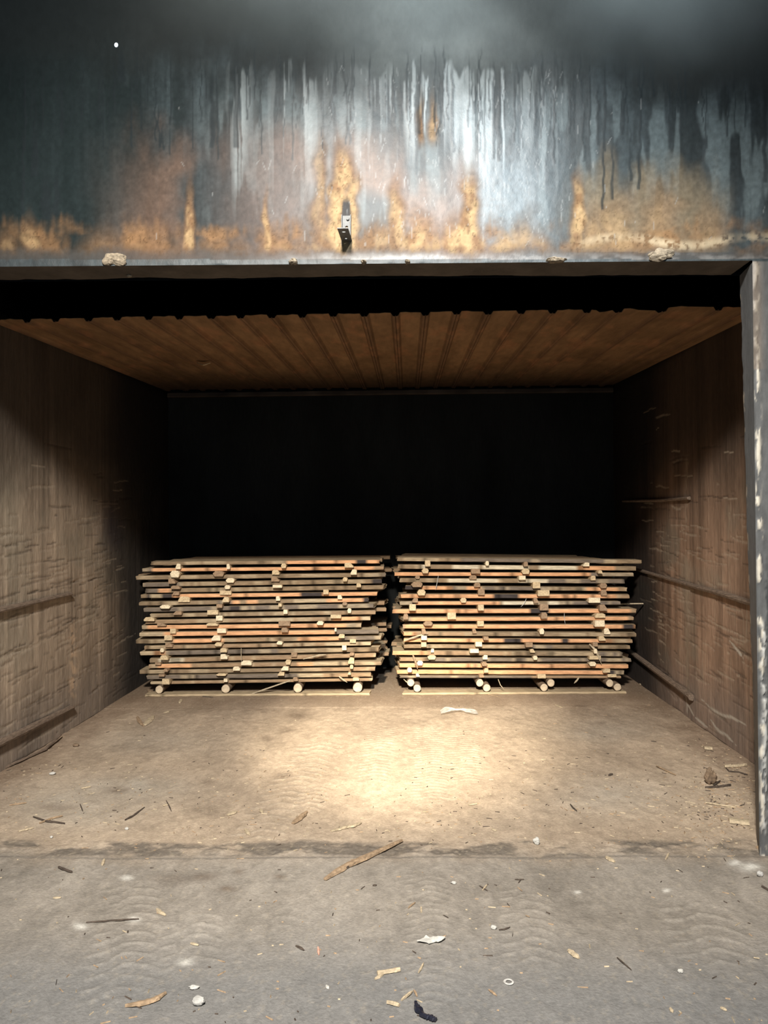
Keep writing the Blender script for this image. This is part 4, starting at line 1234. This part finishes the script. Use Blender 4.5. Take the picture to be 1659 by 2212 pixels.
# ------------------------------------------------------------------ litter on the floor
PAL, BRN, DRK = M_SPLPALE, M_SPLBROWN, M_SPLDARK
LIT = [  # points (photo), width m, thickness m, material, name, label
    ([(297, 1550), (302, 1560), (310, 1569)], .035, .012, BRN, 'bark_flake', 'dark edged bark flake, left half of the V left of the stacks'),
    ([(312, 1567), (322, 1558), (331, 1548)], .055, .012, PAL, 'bark_flake', 'pale bark flake, right half of the V left of the stacks'),
    ([(355, 1542), (366, 1538)], .03, .01, PAL, 'wood_chip', 'small pale chip in front of the left stack, right of the bark V'),
    ([(388, 1519), (392, 1511)], .03, .01, PAL, 'wood_chip', 'small chip on the floor just below the left stack plank'),
    ([(20, 1743), (57, 1737)], .012, .008, BRN, 'twig', 'thin brown twig near the left frame edge'),
    ([(270, 1771), (288, 1762), (312, 1745)], .016, .008, DRK, 'wood_splinter', 'dark slanting splinter on the left floor'),
    ([(72, 1768), (98, 1777), (140, 1781)], .016, .012, DRK, 'twig', 'dark twig in the twig heap at lower left'),
    ([(85, 1782), (110, 1772), (135, 1765)], .010, .01, BRN, 'twig', 'brown twig crossing the dark one in the lower left heap'),
    ([(40, 1799), (60, 1794), (73, 1791)], .016, .008, PAL, 'wood_splinter', 'pale splinter below the twig heap at lower left'),
    ([(173, 1738), (179, 1753)], .010, .006, DRK, 'twig', 'short dark upright twig right of the twig heap'),
    ([(359, 1731), (365, 1742), (370, 1753)], .010, .006, DRK, 'twig', 'dark forked twig on the left floor below the stacks'),
    ([(352, 1742), (366, 1739)], .010, .006, PAL, 'twig', 'pale twig crossing the dark forked twig'),
    ([(491, 1759), (511, 1752)], .03, .01, PAL, 'wood_chip', 'pale long chip left of the bright light patch'),
    ([(530, 1789), (535, 1796), (539, 1801)], .02, .008, PAL, 'wood_chip', 'white curled chip above the dark threshold strip'),
    ([(175, 1705), (196, 1701)], .014, .008, PAL, 'wood_chip', 'pale sliver on the dark patch at left'),
    ([(633, 1779), (645, 1770), (663, 1755)], .035, .012, BRN, 'wood_splinter', 'tan splinter with cut end left of the long pale one'),
    ([(715, 1793), (745, 1785), (765, 1780), (780, 1774)], .028, .010, PAL, 'wood_splinter', 'long pale splinter below the light patch'),
    ([(562, 1747), (567, 1756)], .02, .008, PAL, 'wood_chip', 'tiny curved chip left of the tan cut splinter'),
    ([(1012, 1739), (1031, 1737)], .012, .006, PAL, 'twig', 'pale twig right of the light patch'),
    ([(1062, 1791), (1072, 1795)], .018, .006, PAL, 'wood_chip', 'pale forked chip near the threshold right of centre'),
    ([(1034, 1775), (1039, 1783)], .014, .006, PAL, 'wood_chip', 'little pale chip above the forked chip'),
    ([(1232, 1740), (1238, 1747), (1246, 1753)], .012, .008, DRK, 'twig', 'dark bent twig on the right floor'),
    ([(1315, 1677), (1323, 1674)], .022, .014, DRK, 'wood_chip', 'small black chip on the right floor'),
    ([(1418, 1657), (1438, 1668), (1460, 1679)], .012, .008, BRN, 'twig', 'thin brown twig slanting on the right floor'),
    ([(1565, 1657), (1590, 1657), (1612, 1654)], .020, .016, PAL, 'stick', 'pale stick lying by the right jamb'),
    ([(1568, 1659), (1575, 1667), (1595, 1668), (1615, 1673)], .012, .010, DRK, 'twig', 'dark curved twig under the pale stick by the jamb'),
    ([(1524, 1706), (1550, 1705), (1578, 1700)], .020, .014, DRK, 'stick', 'dark stick at the foot of the bark clump by the jamb'),
    ([(1541, 1702), (1548, 1697), (1556, 1691)], .016, .014, DRK, 'twig', 'short dark twig rising from the bark clump by the jamb'),
    ([(1521, 1617), (1538, 1618)], .05, .02, PAL, 'wood_block', 'small pale wood block near the right wall'),
    ([(1575, 1777), (1618, 1782)], .06, .018, PAL, 'offcut', 'tan board offcut lying against the jamb foot'),
    ([(1200, 1524), (1215, 1531)], .025, .008, PAL, 'wood_chip', 'flat pale chip in front of the right stack'),
    ([(1406, 1601), (1418, 1602)], .010, .006, DRK, 'twig', 'tiny dark twig far right below the lowest rail'),
    ([(1524, 1738), (1560, 1744), (1590, 1749)], .012, .008, PAL, 'twig', 'pale twig in the litter by the jamb'),
    ([(127, 1873), (140, 1879), (155, 1885)], .016, .012, DRK, 'stick', 'short dark stick in the left foreground below the threshold'),
    ([(221, 1867), (225, 1853)], .016, .006, PAL, 'wood_chip', 'pale chip on the threshold line at left'),
    ([(115, 1942), (132, 1941)], .014, .006, PAL, 'wood_chip', 'small white chip in the left foreground'),
    ([(339, 1960), (347, 1968), (358, 1973)], .018, .008, PAL, 'wood_chip', 'pale curved chip beside the tyre print at left'),
    ([(186, 1992), (230, 1989), (270, 1985), (300, 1983)], .010, .007, DRK, 'wood_splinter', 'long thin dark splinter lying across the left tyre print'),
    ([(270, 2174), (310, 2168), (335, 2160), (358, 2145)], .024, .010, BRN, 'bark_strip', 'curved bark strip in the lower left foreground'),
    ([(412, 2036), (429, 2040)], .012, .006, PAL, 'wood_chip', 'pale chip between the two left tyre prints'),
    ([(702, 1902), (745, 1876), (800, 1850), (868, 1816)], .038, .014, BRN, 'wood_splinter', 'longest splinter, slanting across the dark threshold strip at centre'),
    ([(744, 1880), (756, 1873)], .03, .016, DRK, 'wood_chip', 'dark bark bit under the longest splinter'),
    ([(639, 2046), (648, 2050), (657, 2055)], .014, .007, DRK, 'twig', 'dark forked twig left of the reddish sliver'),
    ([(687, 2049), (689, 2065)], .010, .006, M_SPLRED, 'wood_sliver', 'reddish sliver in the centre foreground'),
    ([(705, 2131), (710, 2138)], .012, .005, M_WHITE, 'wood_chip', 'white sliver below the reddish one'),
    ([(815, 2108), (840, 2104), (864, 2100)], .018, .012, PAL, 'stick', 'pale straight stick in the centre foreground'),
    ([(810, 2119), (828, 2109)], .012, .008, PAL, 'twig', 'pale short twig crossing under the straight stick'),
    ([(904, 2108), (910, 2098), (915, 2087)], .008, .006, PAL, 'twig', 'thin pale twig right of the straight stick'),
    ([(867, 2167), (878, 2158), (891, 2147)], .010, .008, PAL, 'twig', 'pale slanted twig above the black plastic strip'),
    ([(836, 2170), (850, 2173), (863, 2178)], .013, .010, PAL, 'stick', 'short pale stick left of the black plastic strip'),
    ([(894, 2144), (898, 2150), (901, 2158)], .008, .005, BRN, 'twig', 'brown curled fibre over the slanted twig'),
    ([(1078, 2012), (1090, 2011), (1102, 2006)], .010, .006, DRK, 'twig', 'dark twig beside the white fleck right of centre'),
    ([(882, 1968), (888, 1962), (897, 1955)], .008, .005, BRN, 'twig', 'curved brown fibre in the centre foreground'),
    ([(910, 1965), (910, 1977)], .010, .006, PAL, 'wood_chip', 'upright pale chip beside the curved brown fibre'),
    ([(1036, 1916), (1045, 1922), (1053, 1927)], .008, .006, DRK, 'twig', 'dark twig of a small cross right of centre'),
    ([(1043, 1925), (1052, 1914)], .008, .006, PAL, 'twig', 'pale twig of a small cross right of centre'),
    ([(1056, 2144), (1064, 2150), (1073, 2158)], .008, .005, BRN, 'twig', 'faint brown twig left of the washer'),
    ([(805, 1916), (814, 1915)], .012, .008, DRK, 'wood_chip', 'small dark chip below the longest splinter'),
    ([(1112, 1900), (1122, 1901), (1132, 1900)], .008, .006, DRK, 'twig', 'dark twig, bar of the small triangle right of centre'),
    ([(1120, 1908), (1125, 1901)], .008, .006, DRK, 'twig', 'dark twig, point of the small triangle right of centre'),
    ([(1310, 1853), (1318, 1859), (1328, 1865)], .028, .008, PAL, 'wood_splinter', 'leaf shaped pale splinter right of the threshold centre'),
    ([(1229, 2056), (1240, 2066), (1251, 2075)], .024, .008, PAL, 'wood_splinter', 'pale pointed splinter in the right foreground'),
    ([(1333, 2074), (1348, 2088), (1364, 2102)], .007, .006, DRK, 'twig', 'straight thin dark twig in the right foreground'),
    ([(1438, 1857), (1445, 1844)], .010, .006, PAL, 'twig', 'pale twig on the threshold at right'),
    ([(1448, 2185), (1453, 2194)], .012, .006, PAL, 'wood_chip', 'pale chip near the bottom right'),
    ([(1556, 2184), (1563, 2186), (1570, 2190)], .012, .006, PAL, 'wood_chip', 'pale bent chip in the bottom right corner'),
    ([(1646, 1917), (1662, 1926)], .014, .010, DRK, 'stick', 'dark stick at the right frame edge below the jamb'),
    ([(1020, 1493), (1060, 1502), (1080, 1507)], .010, .006, BRN, 'twig', 'brown twig in front of the right stack plank'),
    ([(415, 1500), (440, 1505), (460, 1507)], .014, .008, DRK, 'twig', 'dark twig on the floor before the left stack plank'),
    ([(320, 1492), (330, 1499)], .05, .02, BRN, 'bark_flake', 'bark scrap at the left end of the left plank'),
    ([(1383, 1478), (1400, 1482)], .05, .012, PAL, 'wood_chip', 'pale chip on the floor right of the right stack'),
    ([(1640, 1836), (1662, 1832)], .04, .016, BRN, 'offcut', 'small wood piece at the foot of the jamb at the frame edge'),
]
for k, (pp, w, t, mt, nm, lb) in enumerate(LIT):
    P = []
    for a, b in pp:
        q = on_floor(a, b)
        P.append(Vector((q.x, q.y, floor_z(q.x, q.y) + 0.0005)))
    zm = max(q.z for q in P)
    for q in P:
        q.z = 0.5 * (q.z + zm)
    if mt is DRK:
        w *= .7
        t *= .8
    strip(nm, P, w, t, mt, lb, nm.replace('_', ' '), seed=400 + k, taper=(.55, .4) if nm not in ('offcut', 'wood_block', 'stick') else (.95, .95), rag=.12)
for px, py, sz, mt, nm, lb in [(1534, 1698, (.030, .022, .045), M_BARK, 'bark_clump', 'shaggy bark clump on the floor by the right jamb'),
                               (1159, 1823, (.018, .014, .018), M_WHITE, 'paper_scrap', 'crumpled white scrap on the threshold right of centre'),
                               (1066, 2009, (.012, .010, .008), M_WHITE, 'paper_scrap', 'white fleck beside a dark twig right of centre'),
                               (980, 1912, (.012, .009, .005), M_WHITE, 'paper_scrap', 'white crumb in the centre foreground'),
                               (1470, 2105, (.010, .008, .007), M_WHITE, 'pebble', 'pale pebble in the right foreground'),
                               (1641, 1894, (.014, .012, .012), M_STONE, 'stone', 'grey stone at right below the jamb'),
                               (428, 2172, (.020, .015, .014), M_STONE, 'stone', 'square grey stone in the lower left foreground'),
                               (111, 1809, (.008, .006, .006), M_WHITE, 'pebble', 'white pebble at lower left'),
                               (274, 1789, (.010, .008, .008), M_WHITE, 'pebble', 'round white pebble on the left floor above the threshold'),
                               (419, 2134, (.018, .010, .006), M_STONE, 'stone', 'flat grey chip above the square stone'),
                               (164, 1611, (.02, .02, .012), M_BARK, 'clod', 'dark clod on the floor near the left wall'),
                               (113, 1677, (.02, .014, .010), M_WHITE, 'pebble', 'white flat pebble near the left wall')]:
    q = on_floor(px, py)
    lump(nm, (q.x, q.y, floor_z(q.x, q.y) - 0.001), sz, mt, lb, nm.replace('_', ' '), int(px), rough=.8 if nm == 'bark_clump' else .35)
# torn white scrap, washer, black strip, wrapper
q = on_floor(932, 2038)
bm = bmesh.new()
rg = random.Random(5)
nn = 18
ring0 = [bm.verts.new((.045 * (1 + rg.uniform(-.3, .3)) * math.cos(2 * math.pi * k / nn), .022 * (1 + rg.uniform(-.35, .35)) * math.sin(2 * math.pi * k / nn), rg.uniform(.002, .012))) for k in range(nn)]
cen = bm.verts.new((0, 0, .008))
for k in range(nn):
    bm.faces.new((ring0[k], ring0[(k + 1) % nn], cen))
me = bpy.data.meshes.new('paper_scrap'); bm.to_mesh(me); bm.free(); me.materials.append(M_WHITE)
o = link(bpy.data.objects.new('paper_scrap', me)); o.location = (q.x, q.y, floor_z(q.x, q.y) + .001)
o.modifiers.new('thickness', 'SOLIDIFY').thickness = .002
tag(o, 'torn whitish scrap lying flat in the centre foreground', 'paper scrap')
q = on_floor(1099, 2129)
bm = bmesh.new()
R_, r_ = .014, .004
vv = [[bm.verts.new(((R_ + r_ * math.cos(b)) * math.cos(a), (R_ + r_ * math.cos(b)) * math.sin(a), r_ * .5 * math.sin(b))) for b in [2 * math.pi * j / 8 for j in range(8)]] for a in [2 * math.pi * i / 24 for i in range(24)]]
for i in range(24):
    for j in range(8):
        bm.faces.new((vv[i][j], vv[(i + 1) % 24][j], vv[(i + 1) % 24][(j + 1) % 8], vv[i][(j + 1) % 8]))
me = bpy.data.meshes.new('washer'); bm.to_mesh(me); bm.free(); me.materials.append(M_STONE)
o = link(bpy.data.objects.new('washer', me)); o.location = (q.x, q.y, floor_z(q.x, q.y) + .003)
tag(o, 'small round washer pressed in the dust in the right foreground', 'washer')
P = [on_floor(a, b) for a, b in ((898, 2174), (901, 2186), (915, 2203), (930, 2207), (942, 2212))]
strip('plastic_strip', [Vector((p.x, p.y, floor_z(p.x, p.y) + .003)) for p in P], .022, .012, M_BLACK, 'twisted black plastic strip at the bottom centre', 'plastic strip', seed=77, taper=(.5, .6), rag=.3)
q0, q1 = on_floor(952, 1542), on_floor(1030, 1540)
bm = bmesh.new()
nx, ny = 22, 9
g = []
for i in range(nx):
    for j in range(ny):
        s, tt = i / (nx - 1), j / (ny - 1) - .5
        hgt = 0.006 + 0.035 * float(fbm(np.array(s * 6), np.array(tt * 5), 171, 3)) * math.sin(math.pi * s) ** .5
        g.append(bm.verts.new((q0.x + (q1.x - q0.x) * s, q0.y + .11 * tt * (1 + .4 * math.sin(s * 9)) + .03 * math.sin(s * 5), hgt)))
for i in range(nx - 1):
    for j in range(ny - 1):
        bm.faces.new((g[i * ny + j], g[(i + 1) * ny + j], g[(i + 1) * ny + j + 1], g[i * ny + j + 1]))
me = bpy.data.meshes.new('plastic_wrapper'); bm.to_mesh(me); bm.free(); me.materials.append(M_WRAP)
o = link(bpy.data.objects.new('plastic_wrapper', me))
o.location = (0, 0, floor_z((q0.x + q1.x) / 2, q0.y))
tag(o, 'crumpled clear plastic wrapper on the floor before the right stack', 'wrapper')

# wood shavings and sawdust crumbs nobody could count
rg = random.Random(99)
vs, fs = [], []
for k in range(1500):
    if rg.random() < .82:
        px, py = rg.uniform(0, 1640), rg.triangular(1510, 1850, 1760)
    else:
        px, py = rg.uniform(0, 1659), rg.uniform(1850, 2212)
    if rg.random() < .25:
        px, py = rg.gauss(1560, 50), rg.gauss(1730, 60)
    q = on_floor(px, min(max(py, 1506), 2212))
    if not (lx(q.y) + .03 < q.x < (1.72 if q.y < 3.95 else rx(q.y) - .03)) and q.y > 3.6:
        continue
    z = floor_z(q.x, q.y)
    a = rg.uniform(0, math.pi)
    l, w = rg.choice([.004, .006, .008, .014]) * rg.uniform(.6, 1.3), rg.uniform(.001, .0028)
    c, s = math.cos(a), math.sin(a)
    n0 = len(vs)
    for (u_, v_, h_) in ((-l, -w, 0), (l, -w, 0), (l, w, 0), (-l, w, 0), (-l, 0, .004), (l, 0, .003)):
        vs.append((q.x + u_ * c - v_ * s, q.y + u_ * s + v_ * c, z + h_))
    fs += [(n0, n0 + 1, n0 + 5, n0 + 4), (n0 + 2, n0 + 3, n0 + 4, n0 + 5), (n0 + 1, n0 + 2, n0 + 5), (n0 + 3, n0, n0 + 4)]
me = bpy.data.meshes.new('wood_shavings'); me.from_pydata(vs, [], fs); me.update()
me.materials.append(M_SPLPALE); me.materials.append(M_SPLBROWN); me.materials.append(M_SPLDARK)
mi = np.repeat(np.array([rg.choice([0, 0, 1, 1, 2]) for _ in range(len(fs) // 4)], np.int32), 4)
me.polygons.foreach_set('material_index', mi)
o = link(bpy.data.objects.new('wood_shavings', me))
o['kind'] = 'stuff'
tag(o, 'scattered wood shavings and sawdust crumbs over the earth floor', 'shavings')

# ------------------------------------------------------------------ thin smoke hanging under the shed roof
hz, nt, b = new_mat('thin_smoke')
N, L = nt.nodes, nt.links
N.remove(b)
pv = N.new('ShaderNodeVolumePrincipled')
pv.inputs['Color'].default_value = (0.80, 0.93, 0.95, 1)
tc = N.new('ShaderNodeTexCoord')
sx = N.new('ShaderNodeSeparateXYZ'); L.new(tc.outputs['Generated'], sx.inputs[0])
mr = N.new('ShaderNodeMapRange'); mr.interpolation_type = 'SMOOTHSTEP'
mr.inputs['From Min'].default_value = 0.02; mr.inputs['From Max'].default_value = 0.42
L.new(sx.outputs['Z'], mr.inputs['Value'])
no = N.new('ShaderNodeTexNoise'); no.inputs['Scale'].default_value = 1.6; no.inputs['Detail'].default_value = 3
L.new(tc.outputs['Object'], no.inputs['Vector'])
m2 = N.new('ShaderNodeMapRange'); m2.inputs['From Min'].default_value = 0.35; m2.inputs['From Max'].default_value = 0.7
m2.inputs['To Min'].default_value = 0.15; m2.inputs['To Max'].default_value = 2.1
L.new(no.outputs['Fac'], m2.inputs['Value'])
gx = N.new('ShaderNodeMapRange'); gx.interpolation_type = 'SMOOTHSTEP'
gx.inputs['From Min'].default_value = 0.25; gx.inputs['From Max'].default_value = 0.62
gx.inputs['To Min'].default_value = 0.04
L.new(sx.outputs['X'], gx.inputs['Value'])
m3 = N.new('ShaderNodeMath'); m3.operation = 'MULTIPLY'
mu = N.new('ShaderNodeMath'); mu.operation = 'MULTIPLY'
L.new(mr.outputs[0], mu.inputs[0]); L.new(m2.outputs[0], mu.inputs[1])
L.new(mu.outputs[0], m3.inputs[0]); L.new(gx.outputs[0], m3.inputs[1])
L.new(m3.outputs[0], pv.inputs['Density'])
L.new(pv.outputs[0], nt.nodes['Material Output'].inputs['Volume'])
bm = bmesh.new()
bmesh.ops.create_cube(bm, size=1.0)
for vv in bm.verts:
    vv.co = Vector((vv.co.x * 5.6, vv.co.y * 1.5, vv.co.z * 1.7))
me = bpy.data.meshes.new('smoke_haze'); bm.to_mesh(me); bm.free(); me.materials.append(hz)
o = link(bpy.data.objects.new('smoke_haze', me))
o.location = (-0.1, FW - 0.03 - 0.75, 3.45 + 0.85)
o['kind'] = 'stuff'
tag(o, 'thin grey smoke hanging before the top of the lintel wall', 'smoke')
